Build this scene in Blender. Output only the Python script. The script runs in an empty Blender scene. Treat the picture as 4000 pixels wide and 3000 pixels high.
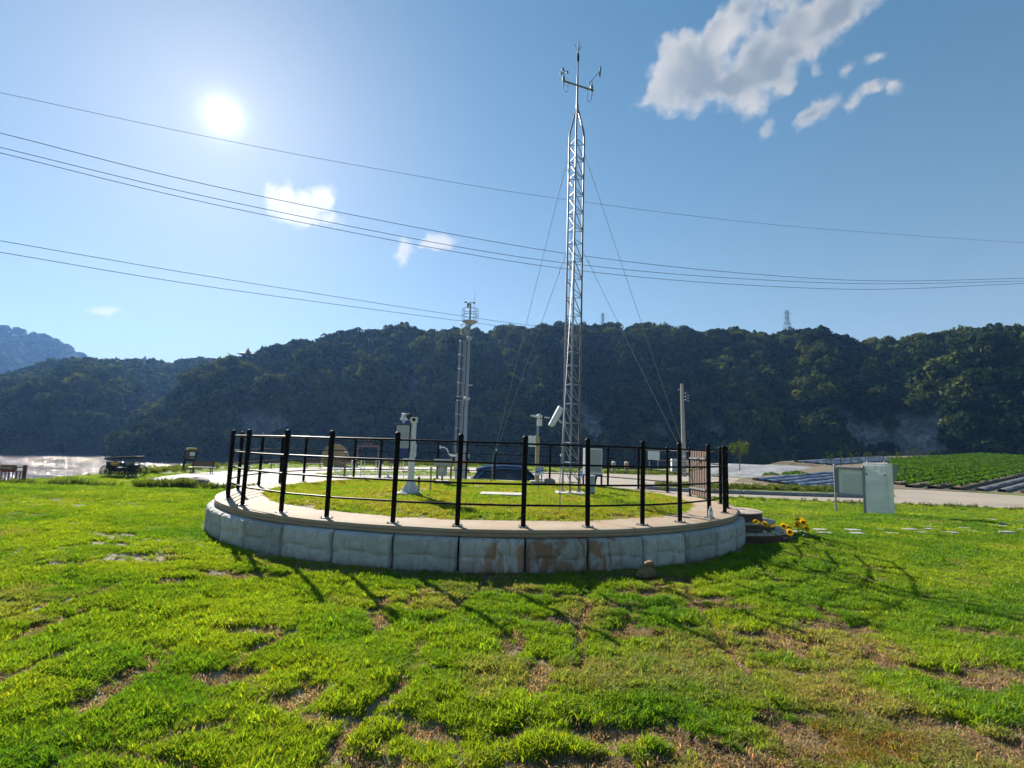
import bpy, math, random
import numpy as np
from mathutils import Vector, Matrix, Euler

R = math.radians
random.seed(7)
rng = np.random.default_rng(11)
scene = bpy.context.scene
C = scene.collection

# ------------------------------------------------------------------ camera, sky, sun, exposure
EYE = 1.53
cam_d = bpy.data.cameras.new('camera')
cam = bpy.data.objects.new('camera', cam_d)
C.objects.link(cam)
PITCH, ROLL = 0.1205, 0.0316
fw = Vector((0, math.cos(PITCH), math.sin(PITCH)))
up = Vector((0, -math.sin(PITCH), math.cos(PITCH)))
rt = Vector((1, 0, 0))
r2 = rt * math.cos(ROLL) + up * math.sin(ROLL)
u2 = -rt * math.sin(ROLL) + up * math.cos(ROLL)
cam.matrix_world = Matrix(((r2.x, u2.x, -fw.x, 0), (r2.y, u2.y, -fw.y, 0), (r2.z, u2.z, -fw.z, EYE), (0, 0, 0, 1)))
cam_d.sensor_width = 36.0
cam_d.lens = 18.72
cam_d.clip_start = 0.05
cam_d.clip_end = 8000
scene.camera = cam

SUN_AZ, SUN_EL = R(-30.9), R(29.0)


def dirv(az, el):
    return Vector((math.sin(az) * math.cos(el), math.cos(az) * math.cos(el), math.sin(el)))


SUN = dirv(SUN_AZ, SUN_EL)

scene.view_settings.view_transform = 'Standard'
scene.view_settings.look = 'None'
scene.view_settings.gamma = 1.0
scene.view_settings.exposure = 1.35
scene.view_settings.use_curve_mapping = False
scene.cycles.use_denoising = True
scene.cycles.use_adaptive_sampling = True
scene.cycles.adaptive_threshold = .02
scene.cycles.max_bounces = 6
scene.cycles.diffuse_bounces = 2
scene.cycles.glossy_bounces = 3
scene.cycles.transmission_bounces = 4
scene.cycles.transparent_max_bounces = 6
scene.cycles.volume_bounces = 0
scene.cycles.sample_clamp_indirect = 4.0
scene.cycles.caustics_reflective = False
scene.cycles.caustics_refractive = False

world = bpy.data.worlds.new('World')
scene.world = world
world.use_nodes = True
wt = world.node_tree
wn, wl = wt.nodes, wt.links
for n in list(wn):
    wn.remove(n)


def N(tree, typ, **kw):
    n = tree.nodes.new(typ)
    for k, v in kw.items():
        setattr(n, k, v)
    return n


def M(tree, op, a, b=None, c=None, clamp=False):
    n = tree.nodes.new('ShaderNodeMath')
    n.operation = op
    n.use_clamp = clamp
    for i, v in enumerate((a, b, c)):
        if v is None:
            continue
        if isinstance(v, (int, float)):
            n.inputs[i].default_value = v
        else:
            tree.links.new(v, n.inputs[i])
    return n.outputs[0]


def VM(tree, op, a, b=None, scale=None):
    n = tree.nodes.new('ShaderNodeVectorMath')
    n.operation = op
    for i, v in enumerate((a, b)):
        if v is None:
            continue
        if isinstance(v, (tuple, list, Vector)):
            n.inputs[i].default_value = tuple(v)
        else:
            tree.links.new(v, n.inputs[i])
    if scale is not None:
        if isinstance(scale, (int, float)):
            n.inputs['Scale'].default_value = scale
        else:
            tree.links.new(scale, n.inputs['Scale'])
    return n.outputs['Value'] if op in ('DOT_PRODUCT', 'LENGTH', 'DISTANCE') else n.outputs['Vector']


def MIXC(tree, fac, a, b):
    n = tree.nodes.new('ShaderNodeMix')
    n.data_type = 'RGBA'
    for sock, v in ((n.inputs[0], fac), (n.inputs[6], a), (n.inputs[7], b)):
        if isinstance(v, (int, float)):
            sock.default_value = v
        elif isinstance(v, (tuple, list)):
            sock.default_value = (*v, 1) if len(v) == 3 else v
        else:
            tree.links.new(v, sock)
    return n.outputs[2]


def RAMP(tree, fac, lo, hi, smooth=True):
    n = tree.nodes.new('ShaderNodeMapRange')
    n.interpolation_type = 'SMOOTHSTEP' if smooth else 'LINEAR'
    n.inputs[1].default_value = lo
    n.inputs[2].default_value = hi
    if isinstance(fac, (int, float)):
        n.inputs[0].default_value = fac
    else:
        tree.links.new(fac, n.inputs[0])
    return n.outputs[0]


def NOISE(tree, vec, scale, detail=4.0, rough=0.55, dist=0.0):
    n = tree.nodes.new('ShaderNodeTexNoise')
    n.inputs['Scale'].default_value = scale
    n.inputs['Detail'].default_value = detail
    n.inputs['Roughness'].default_value = rough
    n.inputs['Distortion'].default_value = dist
    if vec is not None:
        tree.links.new(vec, n.inputs['Vector'])
    return n.outputs['Fac'], n.outputs['Color']


# cumulus clouds as a density over the sky's directions: az, el, half-length, half-width (degrees), slant, strength
CLOUDS = [(19.1, 35.8, 4.53, 3.12, 4, 1.5),
          (16.4, 34.9, 2.46, 1.84, -2, 1.3),
          (17.7, 37.6, 2.57, 1.95, 15, 1.35),
          (22.3, 38.5, 3.4, 1.76, 21, 1.35),
          (24.2, 39.9, 2.37, 1.51, 9, 1.2),
          (22.6, 34.3, 2.63, 1.47, -7, 1.25),
          (25.8, 35.5, 3.91, 2.79, 19, 1.7),
          (25.0, 33.1, 1.78, 1.45, -50, 1.15),
          (29.8, 36.9, 3.62, 2.31, 18, 1.7),
          (32.7, 37.9, 2.83, 2.08, 15, 1.5),
          (27.9, 33.7, 1.42, 1.25, -51, 1.0),
          (35.8, 39.4, 3.25, 2.31, 2, 1.4),
          (28.7, 40.8, 3.54, 2.01, 3, 1.3),
          (30.4, 30.7, 1.77, 0.86, 30, 0.85),
          (31.9, 31.0, 0.9, 0.76, 9, 0.6),
          (34.0, 30.9, 0.8, 0.52, 67, 0.6),
          (35.3, 31.5, 1.12, 0.51, 9, 0.62),
          (36.9, 31.2, 0.95, 0.4, -43, 0.5),
          (33.7, 33.4, 0.84, 0.64, 24, 0.66),
          (35.8, 33.6, 0.87, 0.43, 13, 0.62),
          (26.6, 30.3, 0.74, 0.63, 60, 0.58),
          (30.9, 33.9, 0.54, 0.41, -55, 0.36),
          (-24.7, 23.3, 1.6, 1.33, 41, 1.3),
          (-22.9, 23.2, 1.9, 1.47, 27, 1.3),
          (-21.1, 23.9, 1.59, 1.37, 42, 1.3),
          (-23.0, 22.0, 2.25, 1.03, 4, 1.1),
          (-20.2, 22.3, 1.35, 0.79, 2, 0.65),
          (-25.8, 23.7, 0.83, 0.56, 86, 0.55),
          (-8.8, 21.3, 1.75, 0.92, 7, 1.25),
          (-12.2, 20.6, 1.08, 0.99, -52, 1.0),
          (-12.4, 19.5, 0.85, 0.79, 60, 0.4),
          (-38.0, 10.7, 1.01, 0.42, 14, 0.75)]
sky = N(wt, 'ShaderNodeTexSky', sky_type='NISHITA', sun_disc=False)
sky.sun_elevation = SUN_EL
sky.sun_rotation = SUN_AZ
sky.altitude = 50
sky.air_density = 1.0
sky.dust_density = 0.25
sky.ozone_density = 3.0
tc = N(wt, 'ShaderNodeTexCoord')
vdir = VM(wt, 'NORMALIZE', tc.outputs['Generated'])
sp = N(wt, 'ShaderNodeSeparateXYZ')
wl.new(vdir, sp.inputs[0])
azim = M(wt, 'MULTIPLY', M(wt, 'ARCTAN2', sp.outputs[0], sp.outputs[1]), 180 / math.pi * .82)
elev = M(wt, 'MULTIPLY', M(wt, 'ARCSINE', sp.outputs[2]), 180 / math.pi)
cb = N(wt, 'ShaderNodeCombineXYZ')
wl.new(azim, cb.inputs[0])
wl.new(elev, cb.inputs[1])
sph = cb.outputs[0]
n2, w2 = NOISE(wt, sph, .55, 5.0, .6)
pv = VM(wt, 'ADD', sph, VM(wt, 'SCALE', VM(wt, 'SUBTRACT', w2, (.5, .5, .5)), scale=1.7))


def billow(scale):
    v = N(wt, 'ShaderNodeTexVoronoi', feature='SMOOTH_F1', voronoi_dimensions='2D')
    v.inputs['Scale'].default_value = scale
    v.inputs['Smoothness'].default_value = .35
    wl.new(pv, v.inputs['Vector'])
    return v.outputs['Distance']


acc = None
for (az, el, la, lb, sl, st) in CLOUDS:
    mp = N(wt, 'ShaderNodeMapping', vector_type='TEXTURE')
    mp.inputs['Location'].default_value = (az * .82, el, 0)
    mp.inputs['Rotation'].default_value = (0, 0, R(sl))
    mp.inputs['Scale'].default_value = (la, lb, 1e6)
    wl.new(pv, mp.inputs['Vector'])
    s_ = M(wt, 'MULTIPLY_ADD', VM(wt, 'LENGTH', mp.outputs[0]), -st, st)
    acc = s_ if acc is None else M(wt, 'SMOOTH_MAX', acc, s_, .42)
b1, b2 = billow(.42), billow(1.15)
dens = M(wt, 'ADD', acc, M(wt, 'ADD', M(wt, 'MULTIPLY_ADD', b1, -.55, .22), M(wt, 'ADD', M(wt, 'MULTIPLY_ADD', b2, -.34, .13), M(wt, 'MULTIPLY_ADD', n2, .5, -.25))))
alpha = M(wt, 'MULTIPLY', RAMP(wt, dens, -.14, .72), .96)
sunside = RAMP(wt, azim, 10.5, 17.0)                                    # the face turned to the sun stays bright
n4, _ = NOISE(wt, sph, .22, 2.0, .5)
thick = RAMP(wt, M(wt, 'ADD', acc, M(wt, 'ADD', M(wt, 'MULTIPLY_ADD', b1, -.5, .2), M(wt, 'MULTIPLY_ADD', n2, .7, -.35))), .12, .95)
shade = M(wt, 'MULTIPLY', M(wt, 'MULTIPLY', thick, RAMP(wt, n4, .25, .6)), M(wt, 'MULTIPLY_ADD', sunside, .65, .35))
# the sun and the bright air around it
cosang = VM(wt, 'DOT_PRODUCT', vdir, tuple(SUN))
ang = M(wt, 'MULTIPLY', M(wt, 'ARCCOSINE', M(wt, 'MINIMUM', cosang, .9999999)), 180 / math.pi)
ccol = MIXC(wt, shade, (5.3, 5.2, 4.95), (2.1, 2.5, 2.85))
ccol = VM(wt, 'ADD', ccol, VM(wt, 'SCALE', (1.0, .96, .90), scale=M(wt, 'MULTIPLY', M(wt, 'EXPONENT', M(wt, 'MULTIPLY', ang, -1 / 14.0)), 6.5)))      # cloud near the sun scatters more of it
gm = N(wt, 'ShaderNodeGamma')
gm.inputs['Gamma'].default_value = .70
wl.new(sky.outputs[0], gm.inputs['Color'])
hs = N(wt, 'ShaderNodeHueSaturation')
hs.inputs['Hue'].default_value = .487
hs.inputs['Saturation'].default_value = 1.42
hs.inputs['Value'].default_value = 1.27
wl.new(gm.outputs[0], hs.inputs['Color'])
haz = M(wt, 'MULTIPLY', M(wt, 'EXPONENT', M(wt, 'MULTIPLY', M(wt, 'MAXIMUM', elev, 0.0), -1 / 14.0)), .85)      # summer dust low over the horizon
skyc = MIXC(wt, alpha, MIXC(wt, haz, hs.outputs[0], (4.6, 5.4, 5.75)), ccol)
core = M(wt, 'MULTIPLY', M(wt, 'EXPONENT', M(wt, 'MULTIPLY', ang, -1 / .60)), 27)
halo = M(wt, 'MULTIPLY', M(wt, 'EXPONENT', M(wt, 'MULTIPLY', ang, -1 / 7.0)), 1.9)
glow = M(wt, 'ADD', core, halo)
glowc = VM(wt, 'SCALE', (1.0, .96, .90), scale=glow)
tot = VM(wt, 'ADD', skyc, glowc)
bg = N(wt, 'ShaderNodeBackground')
bg.inputs['Strength'].default_value = .05
wl.new(tot, bg.inputs['Color'])
wo = N(wt, 'ShaderNodeOutputWorld')
wl.new(bg.outputs[0], wo.inputs['Surface'])
world.cycles.sampling_method = 'MANUAL'
world.cycles.sample_map_resolution = 256

sd = bpy.data.lights.new('sun', 'SUN')
sd.energy = 5.0
sd.angle = R(.53)
sd.color = (1.0, .93, .82)
sun = bpy.data.objects.new('sun', sd)
sun.rotation_euler = (-SUN).to_track_quat('-Z', 'Y').to_euler()
sun.location = (0, 0, 60)
C.objects.link(sun)


# ------------------------------------------------------------------ noise and terrain functions
def _hash(ix, iy, seed=0):
    h = (ix.astype(np.int64) * 374761393 + iy.astype(np.int64) * 668265263 + seed * 974711) & 0x7fffffff
    h = ((h ^ (h >> 13)) * 1274126177) & 0x7fffffff
    return ((h ^ (h >> 16)) & 0xffff) / 65535.0


def vnoise(x, y, seed=0):
    x = np.asarray(x, float)
    y = np.asarray(y, float)
    ix, iy = np.floor(x), np.floor(y)
    fx, fy = x - ix, y - iy
    fx = fx * fx * (3 - 2 * fx)
    fy = fy * fy * (3 - 2 * fy)
    a = _hash(ix, iy, seed)
    b = _hash(ix + 1, iy, seed)
    c = _hash(ix, iy + 1, seed)
    d = _hash(ix + 1, iy + 1, seed)
    return (a * (1 - fx) + b * fx) * (1 - fy) + (c * (1 - fx) + d * fx) * fy


def fbm(x, y, oct=4, seed=0):
    s, a, t = 0, .5, 0
    for o in range(oct):
        s = s + a * vnoise(np.asarray(x) * 2 ** o + 17.3 * o, np.asarray(y) * 2 ** o - 9.1 * o, seed + o)
        t += a
        a *= .5
    return s / t


def ss(a, b, x):
    t = np.clip((np.asarray(x, float) - a) / (b - a), 0, 1)
    return t * t * (3 - 2 * t)


EDGE = np.array([(-80, -160), (-45, -40), (-33, 0), (-29, 20), (-26.6, 29), (-26.4, 35), (-28.0, 43), (-28.4, 54), (-26, 62), (-16, 69.5), (-3, 79), (12, 77),
                 (22, 84), (40, 112), (80, 150), (150, 190), (400, 240)], float)


def edge_dist(x, y):
    """signed distance to the top of the river bank, positive on the river side"""
    x = np.asarray(x, float)
    y = np.asarray(y, float)
    best = np.full(x.shape, 1e9)
    sign = np.ones(x.shape)
    for (ax, ay), (bx, by) in zip(EDGE[:-1], EDGE[1:]):
        dx, dy = bx - ax, by - ay
        t = np.clip(((x - ax) * dx + (y - ay) * dy) / (dx * dx + dy * dy), 0, 1)
        px, py = ax + t * dx, ay + t * dy
        d = np.hypot(x - px, y - py)
        s = np.where(dx * (y - ay) - dy * (x - ax) > 0, 1.0, -1.0)
        m = d < best
        best = np.where(m, d, best)
        sign = np.where(m, s, sign)
    return best * sign


PC = np.array([-0.577, 12.224])      # centre of the round platform
PH = 0.506                           # its height


def gz(x, y):
    x = np.asarray(x, float)
    y = np.asarray(y, float)
    z = -1.05 * ss(13, 29, y)
    d = edge_dist(x, y)
    return z - np.where(d > 0, np.minimum(8.5, .25 * d * ss(0, 2, d) + .35 * np.maximum(d - 2, 0)), 0)


def relief(x, y):
    near = 1 - ss(20, 40, np.hypot(x, y))
    rad = np.hypot(np.asarray(x) - PC[0], np.asarray(y) - PC[1])
    r = (fbm(np.asarray(x) * 1.1, np.asarray(y) * 1.1, 3, 5) - .5) * .07 + (fbm(np.asarray(x) * 5, np.asarray(y) * 5, 3, 9) - .5) * .045
    return r * near * ss(5.2, 6.2, rad) * np.where(np.asarray(y) > 25, 0, 1)


BARE = [(2.3, 4.53, .30, .16), (3.45, 4.05, .42, .2), (-1.23, 3.43, .16, .14), (.96, 3.13, .13, .12), (.55, 3.13, .22, .1), (-2.39, 3.56, .12, .3), (-1.78, 3.69, .2, .1), (-1.99, 4.49, .22, .1),
        (1.12, 4.78, .22, .1), (2.24, 4.82, .2, .12), (1.24, 2.9, .3, .16), (-1.07, 4.77, .1, .15), (.61, 5.84, .25, .12), (1.47, 6.04, .3, .12), (.07, 4.4, .12, .3), (-.38, 3.05, .2, .1), (.05, 3.1, .14, .1),
        (.45, 2.86, .25, .1), (-.62, 2.78, .2, .1), (.42, 5.06, .22, .1), (2.04, 5.62, .35, .1), (2.96, 3.1, .3, .18), (1.9, 6.7, .5, .12), (2.6, 3.35, .25, .1), (-.9, 5.6, .1, .25), (1.7, 3.3, .16, .12),
        (-3.7, 4.5, .08, .3), (.25, 3.9, .1, .3), (-1.2, 5.3, .09, .28), (1.0, 6.6, .4, .08), (3.0, 5.1, .35, .1), (-3.0, 6.3, .5, .1), (-2.2, 8.2, .5, .12), (-4.6, 7.2, .4, .1)]


def bare_mask(x, y):
    x = np.asarray(x, float)
    y = np.asarray(y, float)
    wob = (fbm(x * 6, y * 6, 3, 31) - .5) * 1.6 + (fbm(x * 19, y * 19, 2, 36) - .5) * .9
    m = np.zeros(x.shape)
    for (bx, by, a, b) in BARE:
        d = np.sqrt(((x - bx) / (a * 1.2)) ** 2 + ((y - by) / (b * 1.35)) ** 2)
        m = np.maximum(m, ss(1.35, .6, d + wob))
    # seams between the laid sods
    a = R(-8)
    u = x * math.cos(a) + y * math.sin(a) + (fbm(x * 1.3, y * 1.3, 2, 3) - .5) * .3
    v = -x * math.sin(a) + y * math.cos(a) + (fbm(x * 1.1, y * 1.1, 2, 4) - .5) * .3
    near = 1 - ss(7, 13, np.hypot(x, y))
    su = np.abs((u / 1.18) - np.round(u / 1.18)) * 1.18
    sv = np.abs((v / .62) - np.round(v / .62)) * .62
    seam = np.maximum(ss(.085, .035, su + wob * .03) * ss(.40, .62, fbm(x * .9, y * 1.4, 3, 41)), .8 * ss(.06, .02, sv + wob * .02) * ss(.46, .66, fbm(x * 1.6, y * .8, 3, 42)))
    patch = ss(.63, .73, fbm(x * 1.7 + 3, y * 2.2, 4, 51)) * .8
    rad = np.hypot(x - PC[0], y - PC[1])
    foot = ss(6.15, 5.7, rad + wob * .15) * ss(5.2, 5.5, rad)
    return np.clip(np.maximum(np.maximum(m, seam * near), np.maximum(patch * (1 - ss(8, 20, np.hypot(x, y)) * .75), foot * .45)), 0, 1)


def dry_mask(x, y):
    x = np.asarray(x, float)
    y = np.asarray(y, float)
    n = fbm(x * 1.3, y * 1.3, 4, 71)
    right = ss(-.2, 1.8, x) * ss(7.0, 4.2, y)
    return np.clip(ss(.64 - .17 * right, .82 - .12 * right, n) * (.55 + .45 * right), 0, 1)


# ------------------------------------------------------------------ materials
MATS = {}


def principled(name):
    m = bpy.data.materials.new(name)
    m.use_nodes = True
    return m, m.node_tree, m.node_tree.nodes['Principled BSDF']


def mat(name, col, rough=.6, metal=0.0, var=.0, vscale=6.0, col2=None, bump=0.0, bscale=60.0, spec=.5, world=False):
    if name in MATS:
        return MATS[name]
    m, t, b = principled(name)
    b.inputs['Roughness'].default_value = rough
    b.inputs['Metallic'].default_value = metal
    b.inputs['Specular IOR Level'].default_value = spec
    co = N(t, 'ShaderNodeNewGeometry').outputs['Position'] if world else N(t, 'ShaderNodeTexCoord').outputs['Object']
    if var or col2:
        f, _ = NOISE(t, co, vscale, 6.0, .62)
        c2 = col2 or tuple(max(0, c * (1 - var)) for c in col)
        c1 = col if col2 else tuple(min(1, c * (1 + var * .6)) for c in col)
        t.links.new(MIXC(t, RAMP(t, f, .32, .68), c1, c2), b.inputs['Base Color'])
    else:
        b.inputs['Base Color'].default_value = (*col, 1)
    if bump:
        f, _ = NOISE(t, co, bscale, 5.0, .6)
        bn = N(t, 'ShaderNodeBump')
        bn.inputs['Strength'].default_value = bump
        bn.inputs['Distance'].default_value = .01
        t.links.new(f, bn.inputs['Height'])
        t.links.new(bn.outputs[0], b.inputs['Normal'])
    MATS[name] = m
    return m


mat('black_paint', (.006, .006, .007), .5, 0, .2, 20, bump=.08, bscale=120, spec=.07)
mat('galvanised', (.27, .28, .31), .42, .45, .18, 30, bump=.1, bscale=90)
mat('steel_dark', (.22, .23, .25), .5, .5, .2, 30)
mat('white_paint', (.74, .75, .76), .42, 0, .07, 14)
mat('grey_paint', (.40, .42, .45), .5, 0, .1, 14)
mat('blue_paint', (.025, .05, .20), .45, 0, .1, 14)
mat('coping', (.35, .285, .21), .85, 0, .0, 1.6, col2=(.32, .215, .13), bump=.5, bscale=45, world=True)
mat('slab', (.42, .395, .36), .85, 0, .22, 7, bump=.35, bscale=60)
mat('kerb', (.24, .25, .27), .85, 0, .2, 5, bump=.3)
mat('plaza', (.28, .26, .235), .85, 0, .0, .35, col2=(.23, .215, .20), bump=.25, bscale=12, world=True)
mat('road', (.29, .24, .185), .88, 0, .0, .22, col2=(.235, .205, .17), bump=.3, bscale=10, world=True)
mat('gravel', (.27, .28, .30), .95, 0, .0, 1.4, col2=(.17, .17, .18), bump=1.0, bscale=6, world=True)
mat('step_face', (.085, .045, .040), .8, 0, .35, 9, bump=.3)
mat('step_tread', (.46, .37, .29), .85, 0, .2, 6, bump=.3)
mat('picket', (.115, .068, .048), .7, 0, .25, 18)
mat('tan_wood', (.45, .33, .19), .7, 0, .2, 18)
mat('bench_wood', (.15, .065, .04), .6, 0, .2, 20)
mat('bench_seat', (.62, .58, .52), .6, 0, .1, 20)
mat('bench_iron', (.014, .014, .015), .6, spec=.2)
mat('red_wood', (.12, .025, .02), .7, 0, .2, 10)
mat('rust_post', (.24, .12, .085), .7, 0, .2, 10)
mat('rubber', (.012, .012, .012), .7, spec=.2)
mat('car_paint', (.026, .045, .13), .22, .25)
mat('car_glass', (.006, .007, .010), .08, 0, spec=.8)
mat('chrome', (.65, .66, .68), .18, 1.0)
mat('lamp_red', (.30, .008, .010), .25)
mat('pole_grey', (.27, .30, .34), .45, 0, .08, 6)
mat('flower_eye', (.10, .04, .01), .7)
mat('fake_leaf', (.008, .07, .025), .45)
mat('boulder', (.20, .185, .17), .9, 0, .35, 4, bump=.8, bscale=12)
mat('sandstone', (.17, .12, .055), .9, 0, .4, 8, bump=.8, bscale=25)
mat('stone_flag', (.30, .29, .265), .85, 0, .2, 8, bump=.3)
mat('utility_concrete', (.36, .34, .32), .85, 0, .15, 3)
mat('wire', (.06, .065, .075), .5, .4)
mat('guy_steel', (.30, .31, .32), .5, .3)
mat('orange', (.55, .22, .03), .6)
mat('sign_white', (.72, .74, .75), .5)
mat('sign_blue', (.03, .13, .45), .5)
mat('yellow', (.60, .36, .03), .6)
mat('olive_planter', (.16, .20, .08), .6)
mat('letter', (.60, .58, .52), .6)
mat('sign_red', (.35, .03, .03), .6)
mat('tan_dome', (.46, .31, .14), .75, 0, .15, 4)
mat('mulch', (.09, .115, .18), .5, 0, .3, 3)
mat('mulch_grey', (.11, .12, .135), .6, 0, .3, 3)
mat('field_soil', (.13, .10, .06), .95, 0, .3, 2, bump=.8, bscale=5)
mat('roof_tile', (.11, .075, .06), .7, 0, .2, 2)
mat('pylon', (.30, .32, .36), .6, .3)
mat('bark', (.11, .08, .055), .9, 0, .3, 9)


def steel_mat():
    m, t, b = principled('stainless')
    co = N(t, 'ShaderNodeTexCoord').outputs['Object']
    f, _ = NOISE(t, co, 2.4, 3, .5)
    b.inputs['Metallic'].default_value = .15
    t.links.new(MIXC(t, RAMP(t, f, .35, .65), (.84, .81, .80), (.70, .69, .67)), b.inputs['Base Color'])
    b.inputs['Roughness'].default_value = .38
    bn = N(t, 'ShaderNodeBump')
    bn.inputs['Strength'].default_value = .5
    bn.inputs['Distance'].default_value = .03
    t.links.new(f, bn.inputs['Height'])
    t.links.new(bn.outputs[0], b.inputs['Normal'])
    MATS['stainless'] = m


steel_mat()


def block_mat():
    m, t, b = principled('block_concrete')
    pos = N(t, 'ShaderNodeNewGeometry').outputs['Position']
    f, _ = NOISE(t, pos, 9, 7, .65)
    base = MIXC(t, RAMP(t, f, .3, .7), (.46, .455, .435), (.33, .33, .315))
    fp, _ = NOISE(t, pos, 70, 4, .7)
    base = MIXC(t, M(t, 'MULTIPLY', RAMP(t, fp, .60, .72), .4), base, (.25, .245, .235))
    # rusty soil washed over the three blocks below the muddy coping
    sx = N(t, 'ShaderNodeSeparateXYZ')
    t.links.new(pos, sx.inputs[0])
    band = M(t, 'MULTIPLY', RAMP(t, sx.outputs[0], -.75, -.1), M(t, 'SUBTRACT', 1.0, RAMP(t, sx.outputs[0], 1.35, 1.75)))
    mp = N(t, 'ShaderNodeMapping')
    mp.inputs['Scale'].default_value = (1, 1, .45)
    t.links.new(pos, mp.inputs[0])
    st, _ = NOISE(t, mp.outputs[0], 5.5, 5, .65, .8)
    stain = M(t, 'MULTIPLY', band, RAMP(t, st, .43, .56))
    base = MIXC(t, M(t, 'MULTIPLY', stain, .8), base, (.28, .125, .05))
    low = M(t, 'MULTIPLY', M(t, 'SUBTRACT', 1.0, RAMP(t, sx.outputs[2], -.02, .09)), RAMP(t, st, .35, .6))
    base = MIXC(t, M(t, 'MULTIPLY', low, .6), base, (.16, .12, .08))
    mp2 = N(t, 'ShaderNodeMapping')
    mp2.inputs['Scale'].default_value = (1, 1, .12)
    t.links.new(pos, mp2.inputs[0])
    dr, _ = NOISE(t, mp2.outputs[0], 13, 4, .6)
    base = MIXC(t, M(t, 'MULTIPLY', RAMP(t, dr, .55, .68), .38), base, (.17, .16, .14))
    oi = N(t, 'ShaderNodeObjectInfo')
    base = VM(t, 'SCALE', base, scale=M(t, 'MULTIPLY_ADD', oi.outputs['Random'], .42, .80))
    t.links.new(base, b.inputs['Base Color'])
    b.inputs['Roughness'].default_value = .9
    bn = N(t, 'ShaderNodeBump')
    bn.inputs['Strength'].default_value = .35
    bn.inputs['Distance'].default_value = .012
    t.links.new(f, bn.inputs['Height'])
    t.links.new(bn.outputs[0], b.inputs['Normal'])
    MATS['block'] = m


block_mat()


def soil_mat():
    m, t, b = principled('soil')
    pos = N(t, 'ShaderNodeNewGeometry').outputs['Position']
    f, _ = NOISE(t, pos, 5, 8, .68)
    g, _ = NOISE(t, pos, .55, 3, .5)
    fine, _ = NOISE(t, pos, 80, 4, .7)
    sand = MIXC(t, RAMP(t, f, .3, .7), (.36, .30, .22), (.24, .19, .13))
    brown = MIXC(t, RAMP(t, f, .3, .7), (.27, .185, .12), (.155, .105, .068))
    sx = N(t, 'ShaderNodeSeparateXYZ')
    t.links.new(pos, sx.inputs[0])
    side = RAMP(t, M(t, 'ADD', sx.outputs[0], M(t, 'MULTIPLY', M(t, 'SUBTRACT', g, .5), 4)), -.9, 1.0)
    c = MIXC(t, side, sand, brown)
    c = MIXC(t, M(t, 'MULTIPLY', RAMP(t, fine, .46, .66), .6), c, (.085, .06, .038))
    # beyond the near lawn the ground is covered by turf
    dist = VM(t, 'LENGTH', pos)
    turf = MIXC(t, RAMP(t, f, .3, .7), (.085, .125, .018), (.125, .145, .03))
    c = MIXC(t, RAMP(t, dist, 9, 22), c, turf)
    t.links.new(c, b.inputs['Base Color'])
    b.inputs['Roughness'].default_value = .95
    b.inputs['Specular IOR Level'].default_value = .2
    bn = N(t, 'ShaderNodeBump')
    bn.inputs['Strength'].default_value = .8
    bn.inputs['Distance'].default_value = .03
    t.links.new(M(t, 'ADD', f, M(t, 'MULTIPLY', fine, .35)), bn.inputs['Height'])
    t.links.new(bn.outputs[0], b.inputs['Normal'])
    MATS['soil'] = m


soil_mat()


def leaf_mat(name, trans=.4, rough=.5, gain=1.0, glossy=.03):
    """foliage that takes its colour from the instance it belongs to and lets light through"""
    m = bpy.data.materials.new(name)
    m.use_nodes = True
    t = m.node_tree
    for n in list(t.nodes):
        t.nodes.remove(n)
    at = N(t, 'ShaderNodeAttribute', attribute_type='INSTANCER', attribute_name='tint')
    lc = N(t, 'ShaderNodeAttribute', attribute_type='GEOMETRY', attribute_name='shade')
    col = VM(t, 'MULTIPLY', at.outputs['Color'], lc.outputs['Color'])
    if gain != 1.0:
        col = VM(t, 'SCALE', col, scale=gain)
    d = N(t, 'ShaderNodeBsdfDiffuse')
    tr = N(t, 'ShaderNodeBsdfTranslucent')
    t.links.new(col, d.inputs[0])
    t.links.new(VM(t, 'MULTIPLY', col, (1.25, 1.15, .55)), tr.inputs[0])
    mx = N(t, 'ShaderNodeMixShader')
    mx.inputs[0].default_value = trans
    t.links.new(d.outputs[0], mx.inputs[1])
    t.links.new(tr.outputs[0], mx.inputs[2])
    gl = N(t, 'ShaderNodeBsdfGlossy')
    gl.inputs['Roughness'].default_value = rough
    gl.inputs[0].default_value = (1, 1, 1, 1)
    m2 = N(t, 'ShaderNodeMixShader')
    m2.inputs[0].default_value = glossy
    t.links.new(mx.outputs[0], m2.inputs[1])
    t.links.new(gl.outputs[0], m2.inputs[2])
    o = N(t, 'ShaderNodeOutputMaterial')
    t.links.new(m2.outputs[0], o.inputs[0])
    MATS[name] = m
    return m


leaf_mat('grass_blade', .54, .6, 1.3, .015)
leaf_mat('forest_leaf', .22, .6, 1.0, .0)
leaf_mat('weed_leaf', .45, .5, 1.0, .03)


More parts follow.
